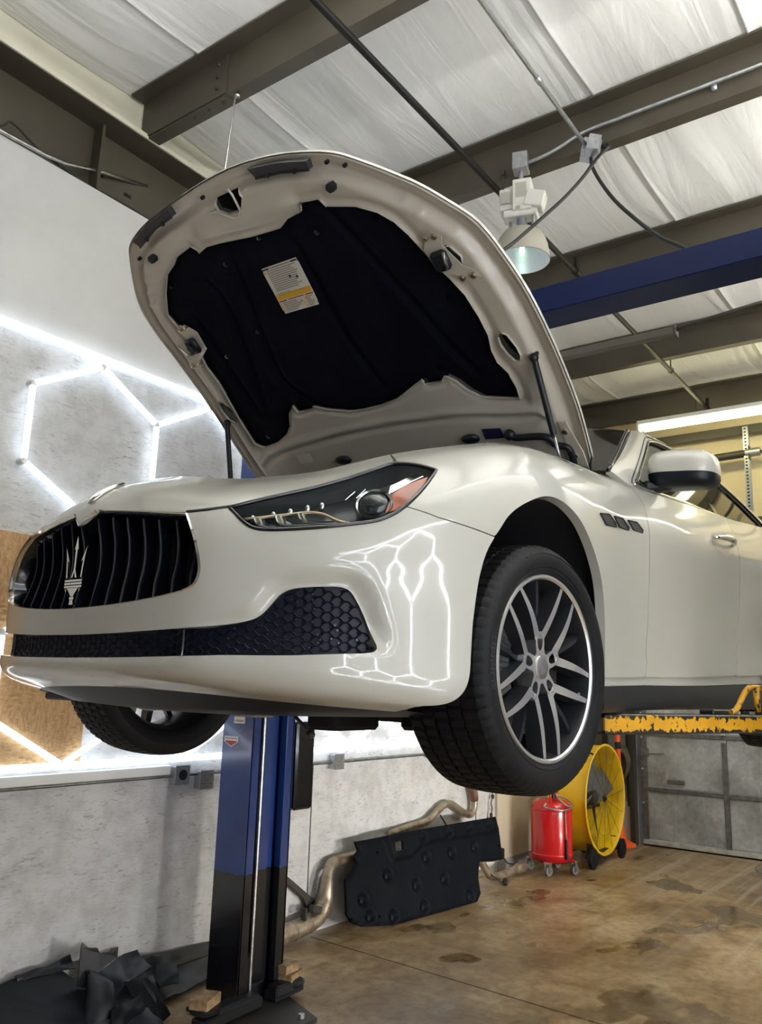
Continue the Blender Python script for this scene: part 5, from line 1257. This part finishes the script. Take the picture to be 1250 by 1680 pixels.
# conduits and boxes
m = MB().tube([(-4, 1.68, 4.965), (4.31, 1.68, 4.965)], .0125, 10)
for x in (0., 3.6): m.tube([(x, 1.68, 4.965), (x+.05, 1.68, 4.965)], .017, 10)
tag(m.build('conduit', GALV, smooth=True), 'thin galvanised conduit running under the ceiling to the square junction box', 'conduit')
m = MB().tube(cmr([(4.375, -1.4, 5.13), (4.375, 0, 5.13), (4.375, 1.0, 5.13), (4.375, 1.5, 5.13), (4.375, 1.72, 5.128), (4.372, 1.88, 5.085), (4.368, 1.99, 5.06), (4.365, 2.10, 5.055)], 6), .0125, 10).box((4.39, .95, 5.115), (.02, .03, .05))
tag(m.build('conduit', GALV, smooth=True), 'galvanised conduit fixed along the purlin web and bent down to the lamp box', 'conduit')
t = thing('junction_box', 'galvanised square junction box where the black cables leave the conduit', 'electrical box', (4.34, 1.67, 4.955))
MB().box((0, 0, 0), (.11, .11, .10), (.25, .1, .5), .004).build('box', GALV, t)
MB().box((-.035, -.03, .0), (.09, .075, .105), (.25, .1, .5), .003).build('cover_plate', GALV, t)
MB().tube([(.03, -.06, .02), (.02, -.10, .01)], .014, 10).build('cable_gland', BLACK, t, smooth=True)
c = MB().tube(cmr([(4.36, 1.575, 4.965), (4.33, 1.555, 4.93), (4.3, 1.594, 4.875), (4.2, 1.60, 4.765), (4.1, 1.630, 4.62), (4.0, 1.70, 4.463), (3.9, 1.80, 4.31), (3.8, 1.90, 4.162), (3.7, 1.97, 4.03), (3.63, 2.03, 3.80), (3.60, 2.06, 3.68)], 5), .0105, 10)
tag(c.build('cable', CABLE, smooth=True), 'black cable slung from the junction box down left in front of the dome lamp', 'cable')
c = MB().tube(cmr([(4.34, 1.67, 4.91), (4.28, 1.64, 4.80), (4.18, 1.554, 4.61), (4.06, 1.426, 4.376), (3.94, 1.26, 4.13), (3.82, 1.116, 3.937), (3.72, .99, 3.80), (3.64, .91, 3.70), (3.60, .86, 3.68)], 5), .0105, 10)
tag(c.build('cable', CABLE, smooth=True), 'black cable sagging from the junction box down right onto the blue crossbeam', 'cable')
# high-bay lamp
lp = thing('high_bay_lamp', 'dome high-bay lamp hanging from a box under the second purlin', 'lamp', (4.36, 2.15, 0))
MB().box((0, .0, 5.06), (.10, .10, .12), (0, 0, .3), .004).build('mounting_box', GALV, lp)
MB().cyl((0, 0, 5.0), (0, 0, 4.90), .016, 12).build('stem', GALV, lp, smooth=40)
m = MB().box((.0, -.015, 4.80), (.13, .12, .22), (0, 0, .3), .006).box((.0, .095, 4.80), (.12, .09, .15), (0, 0, .3), .005).box((0, -.10, 4.755), (.10, .12, .11), (.25, 0, .3), .006)
m.box((0, .0, 4.685), (.11, .22, .05), (0, 0, .3), .008); m.build('ballast_housing', BALL, lp)
m = MB().new().box((-.064, -.03, 4.83), (.004, .07, .10), (0, 0, .3)).new().box((-.072, .075, 4.80), (.004, .06, .08), (0, 0, .3)).new().box((-.070, -.01, 4.705), (.004, .03, .02), (0, 0, .3)); m.each('rating_plate', mat('plate_grey', (.42, .41, .36), .5), lp)
MB().cyl((0, -.005, 4.67), (0, -.005, 4.57), .033, 18).build('lamp_holder', GREYP, lp, smooth=40)
m = MB()
for q in (-.085, .075): m.box((0, q, 4.605), (.022, .014, .13)).box((0, q, 4.545), (.024, .03, .02))
m.build('bracket', GALV, lp)
dp = [(.045, .205), (.085, .198), (.122, .176), (.148, .138), (.163, .09), (.170, .04), (.172, .0)]
MB().lathe([(.0, .198)]+dp+[(.176, -.003), (.172, -.006)], (0, -.005, 4.372), 'z', 48).build('dome_shade', LAMPSH, lp, smooth=50, fix=False)
MB().lathe([(.172, -.005)]+[(r-.004, z-.004) for r, z in dp[::-1]]+[(.0, .19)], (0, -.005, 4.372), 'z', 48).build('reflector', LAMPIN, lp, smooth=50, fix=False)
MB().sphere((0, -.005, 4.45), (.062, .062, .095), 20, 14).build('bulb', BULBG if False else glass('bulb_envelope', (.95, 1, .97), 1.12), lp, smooth=True)
MB().sphere((0, -.005, 4.44), (.016, .016, .04), 14, 10).build('arc_tube', BULBE, lp, smooth=True)
# fill pendants added out of view, then the fluorescent light
def pendant(label, a, b_, both=True):
    a, b_ = Vector(a), Vector(b_); t = thing('fill_pendant', label, 'light', a, math.atan2(b_.y-a.y, b_.x-a.x)); L_ = (b_-a).length
    MB().box((L_/2, 0, 0), (L_, .16, .05), bev=.006).build('housing', WHITE, t)
    MB().box((L_/2, 0, .032), (L_-.06, .13, .012), bev=.004).build('upper_diffuser', FILL_UP, t); MB().box((L_/2, 0, -.03), (L_-.06, .12, .012), bev=.004).build('lower_diffuser', FILL_DOWN if both else WHITE, t)
    m = MB()
    for x_ in (.5, L_-.5): m.cyl((x_, 0, .02), (x_, 0, 5.25-a.z), .004, 6)
    m.build('hanger', DBRN, t)
pendant('long up-and-down pendant light over the right side of the bay, outside the picture', (1.6, -.85, 4.3), (9.2, -.85, 4.3))
pendant('long pendant uplight across the bay above the camera, outside the picture', (1.3, -.7, 4.45), (1.3, 2.35, 4.45), False)
t = thing('tube_light', 'long fluorescent ceiling light glowing yellow-white near the back wall', 'light', (9.25, 0, 4.76))
MB().box((0, 1.25, .055), (.13, 3.62, .05), bev=.006).build('housing', WHITE, t)
MB().box((0, 1.25, .0), (.115, 3.54, .075), bev=.02).build('diffuser', FLUO, t)
for y in (3.05, -.55): MB().box((0, y, .005), (.125, .025, .095), bev=.004).build('end_cap', WHITE, t)
m = MB()
for y in (2.4, .2): m.cyl((.0, y, .08), (.0, y, .28), .004, 6).bar((0, y, .27), (.45, y, .27), .01, .01)
m.build('hanger', DBRN, t)

for k, (x_, p_) in enumerate(LOW_FILL):  # housings for the added low fill lights
    t = thing('low_fill_light', 'low floor work light by the right wall, '+('nearer the camera' if k == 0 else 'nearer the roller door')+', outside the picture', 'light', (x_, -1.40, 0))
    MB().box((0, -.02, .62), (1.36, .06, .40), bev=.01).build('housing', BLACK, t)
    m = MB()
    for q in (-.5, .5): m.bar((q, -.02, .44), (q, .14, .012), .03, .02).bar((q, -.02, .44), (q, -.10, .012), .03, .02)
    m.build('stand', BLACK, t)

# ================================================================== along the left wall and in the back corner
# black undertray leaning against the pipes
Q0 = Vector((4.9, 3.755, .055)); ex = Vector((.994, -.109, -.032)).normalized(); nz = Vector((-.096, -.958, .269)).normalized(); ez = nz.cross(ex).normalized()
PAN = np.array([(.204,.564),(.911,.597),(1.991,.636),(2.005,.541),(2.054,.521),(2.023,.284),(1.868,.278),(1.682,.295),(1.648,.234),(1.62,.174),(1.615,.053),(1.541,-.006),(.996,-.020),(.478,-.03),(.169,.003),(.066,.045),(.026,.101),(.056,.319),(.125,.366),(.189,.427),(.176,.47),(.224,.5)])
HOL = [(1.851,.584),(1.562,.566),(1.26,.552),(.927,.541),(1.628,.411),(1.3,.393),(.969,.385),(.489,.303),(1.152,.214),(.801,.204),(.192,.172),(1.45,.05),(.854,.045),(.245,.055),(.491,.025)]
WIN = [(.583,.525),(.678,.532),(.669,.464),(.58,.46)]
RID = np.array([(.45,.60),(.496,.543),(.553,.388),(.763,.391),(.928,.466),(1.084,.484),(1.544,.49),(1.995,.50)])
dots = []
for c in ((.409,.471),(1.985,.395),(.339,.045)): dots.append([(c[0]+.010*math.cos(a), c[1]+.010*math.sin(a)) for a in np.linspace(0, 2*PI, 8, endpoint=False)])
P, T, B = tri_region(PAN, [WIN]+dots, .022)
up_ = in_poly(P, np.concatenate([RID, [(2.2, .9), (.45, .9)]])).astype(float); dr_ = pdist(P, RID, False)
h = .034*np.where(up_ > 0, np.clip(dr_/.03, 0, 1), -0*dr_)
for c in HOL:
    r = np.hypot((P[:, 0]-c[0])/1.15, P[:, 1]-c[1]); h -= .032*np.clip((.045-r)/.018, 0, 1)+.0; h += .006*np.exp(-((r-.055)/.010)**2)
h += .015*np.clip((.02-pdist(P, PAN))/.02, 0, 1)*-1
up_t = thing('undertray_panel', 'black plastic undertray panel with dimples leaning against the left wall', 'car panel', Q0)
P3 = np.array([tuple(ex*p[0]+ez*p[1]+nz*hh) for p, hh in zip(P, h)]); N = np.tile(np.array(nz), (len(P), 1)); Tn = np.cross(P3[T[:, 1]]-P3[T[:, 0]], P3[T[:, 2]]-P3[T[:, 0]])
fl = (Tn@np.array(nz)).mean() < 0
skin_mesh('panel', P3, N, T, B, PANELK, up_t, .018, flip=fl, backoff=.012)
m = MB()
for c in HOL: p = ex*(c[0]+.0)+ez*(c[1]-.008)-nz*.0; m.new().cyl(p-nz*.02, p-nz*.029, .016, 10)
m.each('mounting_hole', DARK, up_t)
# exhaust pipes behind and beside it
t = thing('exhaust_pipe', 'fat tan exhaust pipe on the floor left of the black undertray panel', 'exhaust pipe', (0, 0, 0))
q = cmr([(3.95, 3.90, .085), (4.3, 3.92, .09), (4.6, 3.93, .10), (4.78, 3.935, .135), (4.86, 3.94, .22), (4.885, 3.945, .32), (4.93, 3.965, .42), (5.05, 3.985, .455), (5.5, 3.99, .45)], 6)
rr_ = [.062 if i < 22 else .062-.022*min(1, (i-22)/10) for i in range(len(q))]; MB().tube([tuple(p) for p in q], rr_, 18).build('pipe', RUST, t, smooth=True)
m = MB()
for k in range(2, 24, 4): m.new().tube([tuple(q[k]), tuple(q[k]+(q[k+1]-q[k])*.3)], rr_[k]+.0025, 18)
m.each('weld_band', RUST, t, smooth=40)
m = MB().new().box((4.72, 3.90, .20), (.09, .05, .05), (0, .3, 0), .006).new().box((4.60, 3.90, .19), (.02, .05, .08), bev=.004); m.each('hanger_bracket', DBRN, t)
t = thing('tail_pipe', 'bent tan exhaust pipe rising behind the top right of the undertray panel', 'exhaust pipe', (0, 0, 0))
q = cmr([(5.7, 3.985, .56), (6.0, 3.99, .585), (6.25, 3.99, .60), (6.40, 3.99, .66), (6.50, 3.99, .70), (6.60, 3.99, .715), (6.70, 3.99, .69), (6.82, 3.99, .635), (6.92, 3.99, .595), (7.0, 3.99, .585), (7.06, 3.99, .63), (7.07, 3.99, .70)], 6)
MB().tube([tuple(p) for p in q], .030, 16).build('pipe', RUST, t, smooth=True)
MB().tube([(7.07, 3.99, .70), (7.05, 3.99, .78), (6.97, 3.99, .90), (6.94, 3.99, .95)], [.036, .04, .036, .03], 14).build('flex_section', RUSTD, t, smooth=True)
m = MB().tube([(6.42, 3.96, .64), (6.46, 3.94, .58), (6.48, 3.93, .55)], .007, 6); m.build('hook', DBRN, t)
t = thing('front_pipe', 'short rusty pipe lying on the floor to the right of the undertray panel', 'exhaust pipe', (0, 0, 0))
q = cmr([(6.84, 3.86, .33), (6.90, 3.84, .24), (6.99, 3.82, .13), (7.06, 3.81, .075), (7.2, 3.80, .055), (7.5, 3.79, .065)], 6); MB().tube([tuple(p) for p in q], .034, 14).build('pipe', RUST, t, smooth=True)
MB().tube([(7.5, 3.79, .065), (7.56, 3.788, .067), (7.66, 3.785, .068), (7.70, 3.784, .068)], [.034, .05, .05, .036], 16).build('flange', RUST, t, smooth=40)
MB().tube(cmr([(6.99, 3.80, .12), (7.03, 3.76, .08), (7.10, 3.72, .03)], 4), .005, 6).box((7.13, 3.70, .03), (.07, .05, .055), (.2, .3, .4), .01).build('sensor_lead', CABLE, t)
m = MB().tube(cmr([(7.47, 4.02, .78), (7.46, 4.015, .70), (7.43, 4.01, .64), (7.45, 4.01, .60), (7.43, 4.01, .54)], 4), .006, 6).box((7.47, 4.015, .70), (.035, .02, .04), bev=.005).box((7.43, 4.01, .53), (.03, .02, .05), bev=.005)
tag(m.build('wire_lead', CABLE), 'short black wire with plugs hanging on the wall under the near tyre', 'cable')
m = MB().box((7.62, 4.01, .16), (.09, .05, .10), bev=.008).tube(cmr([(7.62, 3.98, .13), (7.66, 3.95, .08), (7.75, 3.93, .06)], 4), .006, 6)
tag(m.build('connector_plug', CABLE), 'small black connector block on the wall above the rusty pipe end', 'connector')
m = MB().bar((4.38, 4.02, .50), (4.98, 4.02, .10), .035, .045, bev=.005).box((4.40, 4.015, .51), (.05, .04, .07), (0, .6, 0), .005).bar((4.70, 4.02, .30), (4.80, 4.015, .14), .03, .03, bev=.004)
tag(m.build('strut_bar', DBRN), 'dark steel strut leaning on the wall between lift column and fat exhaust pipe', 'bar')

# red waste-oil tank on casters
t = thing('oil_drain_tank', 'red waste-oil drain tank on casters beside the yellow fan', 'tank', (7.965, 3.63, 0), -.3)
MB().lathe([(.0, .10), (.15, .10), (.188, .125), (.2, .17), (.2, .58), (.19, .635), (.155, .668), (.10, .685), (.0, .69)], axis='z', n=44).build('tank_body', TANKR, t, smooth=45, fix=False)
MB().lathe([(.2, .165), (.2035, .17), (.2035, .18), (.2, .185)], axis='z', n=44).lathe([(.2, .575), (.2035, .58), (.2035, .59), (.1985, .595)], axis='z', n=44).build('weld_seam', TANKR, t, smooth=40, fix=False)
m = MB()
for a in (.5, 2.1, 3.7, 5.2): m.bar((.12*math.cos(a), .12*math.sin(a), .125), (.225*math.cos(a), .225*math.sin(a), .125), .05, .012)
m.build('caster_leg', TANKR, t)
for a in (.5, 2.1, 3.7, 5.2):
    cx, cy = .215*math.cos(a), .215*math.sin(a); k = MB().cyl((cx, cy-.018, .045), (cx, cy+.018, .045), .044, 18); w_ = k.build('caster', mat('caster_grey', (.16, .16, .16), .5) if 'caster_grey' not in MATS else MATS['caster_grey'], t, smooth=40)
    MB().box((cx, cy-.026, .075), (.03, .006, .09)).box((cx, cy+.026, .075), (.03, .006, .09)).box((cx, cy, .118), (.05, .06, .01)).build('caster_fork', STEEL, t)
MB().tube(cmr([(-.12, -.10, .66), (-.125, -.10, .76), (-.09, -.09, .82), (0, -.05, .85), (.08, 0, .82), (.11, .02, .74), (.10, .02, .66)], 5), .011, 8).build('handle', TANKR, t, smooth=True)
m = MB().cyl((0, -.02, .68), (0, -.02, .76), .022, 12).box((0, -.02, .775), (.05, .03, .03), bev=.006).cyl((.05, -.02, .72), (-.05, -.02, .72), .012, 8).cyl((.10, .05, .67), (.10, .05, .73), .016, 10); m.build('valve', BLACK, t, smooth=40)
MB().tube(cmr([(0, -.05, .74), (-.07, -.15, .70), (-.02, -.215, .64), (.10, -.19, .63), (.19, -.06, .66), (.14, .05, .70), (.02, .0, .73)], 6), .008, 8).tube(cmr([(-.14, -.06, .655), (-.20, -.10, .62), (-.10, -.215, .60), (.04, -.21, .61)], 5), .008, 8).build('hose', GALV, t, smooth=True)
MB().tube([(-.04, -.212, .60), (-.035, -.214, .40), (-.03, -.214, .18)], .006, 8).build('sight_tube', RUST, t, smooth=True)
MB().cyl((-.03, -.214, .33), (-.03, -.214, .20), .012, 10).cyl((-.03, -.216, .20), (-.03, -.216, .15), .016, 10).build('drain_fitting', BLACK, t, smooth=40)
# yellow drum fan
FC = Vector((8.76, 3.37, .635)); t = thing('drum_fan', 'large yellow drum fan on wheels standing behind the red tank', 'fan', (FC.x, FC.y, 0))
z0 = FC.z; R_ = .54
MB().lathe([(R_+.012, 0), (R_+.016, .008), (R_+.010, .016), (R_, .02), (R_-.004, .10), (R_-.004, .32), (R_, .40), (R_+.012, .405), (R_+.012, .42), (R_-.012, .42), (R_-.016, .30), (R_-.018, .10), (R_-.014, .012), (R_-.004, .0), (R_+.012, 0)], (0, 0, z0), 'y', 72).build('drum', FANY, t, smooth=45, fix=False)
m = MB()
for k in range(14):
    a = 2*PI*k/14+.1; m.tube([(.03*math.cos(a), .015, z0+.03*math.sin(a)), ((R_-.01)*math.cos(a), .012, z0+(R_-.01)*math.sin(a))], .0022, 6)
for r in (.18, .36): m.tube([(r*math.cos(a), .014, z0+r*math.sin(a)) for a in np.linspace(0, 2*PI, 60, endpoint=False)], .0012, 5, closed=True)
m.build('wire_guard', DBRN, t)
MB().cyl((0, .012, z0), (0, .03, z0), .032, 16).cyl((0, .0, z0), (0, .012, z0), .016, 12).build('guard_boss', BLACK, t, smooth=40)
MB().cyl((0, .12, z0), (0, .19, z0), .075, 20).build('hub', DBRN, t, smooth=40)
BLADE = mat('fan_blade_grey', (.13, .14, .15), .4, .4)
for k in range(4):
    a = math.radians(20+90*k); G = []
    for i in range(8):
        r = .07+.42*i/7; wd = .075+.05*i/7; row = []
        for j in range(6):
            q = -1+2*j/5; u, v = r, wd*q; row.append((u*math.cos(a)-v*math.sin(a), .155+.055*q+.01*q*q, z0+u*math.sin(a)+v*math.cos(a)))
        G.append(row)
    MB().grid(G).build('blade', BLADE, t, smooth=True, fix=False)
m = MB().cyl((0, .22, z0), (0, .36, z0), .11, 20).bar((-.5, .29, z0-.13), (.5, .29, z0-.13), .04, .03).bar((-.5, .29, z0+.13), (.5, .29, z0+.13), .04, .03); m.build('motor', BLACK, t, smooth=40)
m = MB().bar((-.40, .06, .11), (.40, .06, .11), .04, .04).bar((-.40, .36, .11), (.40, .36, .11), .04, .04)
for sx in (-.33, .33):
    for y in (.06, .36): m.bar((sx, y, .11), (sx*1.02, y, .23), .05, .03, up=(1, 0, 0))
m.build('frame', DBRN, t)
for sx in (-.40, .40):
    for y in (-.0, .42): 
        MB().lathe([(.03, -.022), (.085, -.022), (.10, -.014), (.10, .014), (.085, .022), (.03, .022)], (sx*.35+.05 if False else sx, y, .10), 'y', 28).cyl((sx, y-.026, .10), (sx, y+.026, .10), .032, 14).build('fan_wheel', RUBBER, t, smooth=40)
MB().tube(cmr([(-.30, .02, z0+.445), (-.33, .02, z0+.47), (-.33, .14, z0+.47), (-.33, .34, z0+.47), (-.30, .36, z0+.445)], 4), .010, 8).build('handle', CABLE, t, smooth=True)
# orange post with wide foot, hose on the corner, white board, corner column
t = thing('delineator_post', 'orange traffic post with black band standing behind the yellow fan', 'traffic post', (9.86, 3.64, 0))
MB().lathe([(.0, .005), (.17, .005), (.17, .03), (.14, .045), (.07, .09), (.045, .20), (.033, .45), (.031, 1.10), (.031, 1.38), (.0, 1.40)], axis='z', n=28).build('post', ORANGE, t, smooth=40, fix=False)
MB().cyl((0, 0, 1.08), (0, 0, 1.16), .036, 20).build('band', BLACK, t, smooth=40)
t = thing('hose_coil', 'bundle of brown hose hung on the grey wall beside the roller door', 'hose', (10.05, 3.66, .95))
m = MB()
for k in range(4): m.tube([(.0-.02*k, .10*math.cos(a)*(1-.06*k), .15*math.sin(a)-.02*k) for a in np.linspace(0, 2*PI, 22, endpoint=False)], .022, 8, closed=True)
m.build('coil', mat('brown_hose', (.10, .082, .055), .7), t, smooth=True)
MB().cyl((.05, 0, .14), (-.09, 0, .15), .010, 8).build('hook', DBRN, t)
tag(MB().box((10.085, 3.655, .25), (.02, .15, .44), (0, .03, 0)).build('white_board', mat('board_white', (.62, .60, .54), .6)), 'small white board leaning on the grey wall left of the roller door', 'board')
m = MB().box((9.95, 3.93, 2.6), (.20, .012, 5.2)).box((9.86, 3.93, 2.6), (.012, .2, 5.2)).box((10.05, 3.93, 2.6), (.012, .2, 5.2)); tag(m.build('corner_column', PURLIN), 'brown steel building column in the back left corner', 'steel column')
tag(MB().box((8.98, 3.99, 1.25), (.06, .04, 2.5)).build('wall_batten', DBRN), 'dark upright steel batten on the tan wall panel behind the red tank', 'batten')

# ================================================================== heap of black plastic trim in the lower left corner
def sheet(name, label, pts, thick=.006, m=DEBR, crease=.02, seed=1, n=10, bend=0.):
    """bent sheet: pts = 4 corner points (quad), bilinear, with wrinkles and a fold"""
    r = np.random.default_rng(seed); p = [np.array(q, float) for q in pts]; G = []; ph = r.uniform(0, 6, 6)
    nn = np.cross(p[1]-p[0], p[3]-p[0]); nn /= np.linalg.norm(nn)
    for i in range(n+1):
        a = i/n; row = []
        for j in range(n+1):
            b_ = j/n; q = (p[0]*(1-a)+p[1]*a)*(1-b_)+(p[3]*(1-a)+p[2]*a)*b_
            hgt = crease*(math.sin(5*a+ph[0])*math.sin(4*b_+ph[1])+.6*math.sin(11*a+ph[2]+2*b_)*math.sin(7*b_+ph[3]))+bend*math.sin(PI*a)
            if abs(a-.62) < .06: hgt += crease*.8
            q = q+nn*hgt; q[2] = max(q[2], .008); row.append(q)
        G.append(row)
    top = [[tuple(q) for q in r_] for r_ in G]; bot = [[tuple(q-nn*thick) for q in r_] for r_ in G]
    mm = MB().grid(top).grid([r_[::-1] for r_ in bot]); k = n+1
    for idx in ([(i, 0) for i in range(k)], [(i, n) for i in range(k)], [(0, j) for j in range(k)], [(n, j) for j in range(k)]):
        mm.grid([[top[i][j] for i, j in idx], [bot[i][j] for i, j in idx]])
    o = mm.build(name, m, smooth=40); return tag(o, label, 'plastic trim')
D2 = mat('black_trim_plastic', (.010, .012, .016), .4, vary=(5, (.024, .026, .03), .5, .8))
sheet('trim_piece', 'broad dusty grey-black plastic piece at the far left of the trim heap', [(2.05, 3.98, .26), (2.78, 3.99, .25), (2.98, 3.62, .08), (2.45, 3.50, .04)], crease=.012, seed=3)
o = sheet('trim_piece', 'long black plastic tray along the wall foot up to the lift column', [(2.75, 3.99, .19), (3.95, 4.00, .115), (3.88, 3.86, .035), (2.88, 3.66, .03)], crease=.018, seed=5, n=16, m=D2)
sheet('trim_piece', 'thin dark lip leaning over the long plastic tray', [(3.02, 4.0, .205), (3.92, 4.01, .145), (3.90, 3.95, .10), (3.02, 3.90, .12)], crease=.006, seed=6, m=D2)
m = MB().prism([(2.80, 3.82, .20), (2.86, 3.80, .18), (2.90, 3.80, .25), (2.96, 3.79, .275), (3.00, 3.785, .30), (3.00, 3.785, .345), (2.96, 3.79, .345), (2.955, 3.79, .33), (2.90, 3.80, .335), (2.885, 3.80, .36), (2.84, 3.81, .37), (2.805, 3.82, .40), (2.80, 3.82, .38)], (.006, .014, 0)); m.box((2.985, 3.782, .322), (.012, .006, .014))
tag(m.build('trim_fin', D2), 'upright black plastic fin with a square tab sticking out of the trim heap', 'plastic trim')
m = MB().tube([(2.80, 3.66, .05), (2.84, 3.68, .12), (2.86, 3.72, .20), (2.84, 3.78, .26)], [.07, .075, .065, .02], 14)
tag(m.build('duct_piece', D2, smooth=50), 'rounded black air duct piece under the upright fin in the heap', 'plastic trim')
sheet('trim_flap', 'black plastic flap hanging out at the right front of the trim heap', [(2.98, 3.70, .20), (3.13, 3.66, .205), (3.20, 3.58, .02), (3.06, 3.52, .015)], crease=.010, seed=8)
sheet('trim_piece', 'black ragged finger of plastic on the back left of the heap', [(2.55, 3.98, .27), (2.84, 3.97, .30), (2.86, 3.93, .25), (2.56, 3.95, .25)], crease=.010, seed=9, m=D2)
sheet('trim_piece', 'thick black plastic piece lying across the middle of the heap', [(2.92, 3.90, .25), (3.20, 3.88, .27), (3.22, 3.78, .20), (2.92, 3.74, .14)], crease=.012, seed=11, m=D2)
sheet('trim_strip', 'thin folded grey plastic strip in front of the heap', [(2.84, 3.60, .13), (3.02, 3.62, .145), (3.02, 3.56, .10), (2.80, 3.52, .07)], crease=.006, seed=12)
sheet('trim_piece', 'crumpled clear-grey plastic film on top of the long tray', [(3.12, 3.90, .21), (3.50, 3.90, .17), (3.36, 3.72, .09), (3.16, 3.80, .15)], crease=.022, seed=13)
sheet('trim_piece', 'black plastic piece at the bottom front of the trim heap', [(2.55, 3.62, .10), (3.05, 3.58, .09), (3.08, 3.45, .02), (2.6, 3.40, .02)], crease=.012, seed=15, m=D2)

GROUPS = {'plastic trim': 'black plastic trim pieces in the heap', 'electrical box': 'electrical boxes', 'wood block': 'wooden blocks on the lift pads', 'exhaust pipe': 'exhaust pipes along the left wall', 'cable': 'black cables', 'conduit': 'metal conduits', 'lift column': 'columns of the car lift'}
for o in COL.objects:
    if o.parent is None and o.get('category') in GROUPS: o['group'] = GROUPS[o['category']]
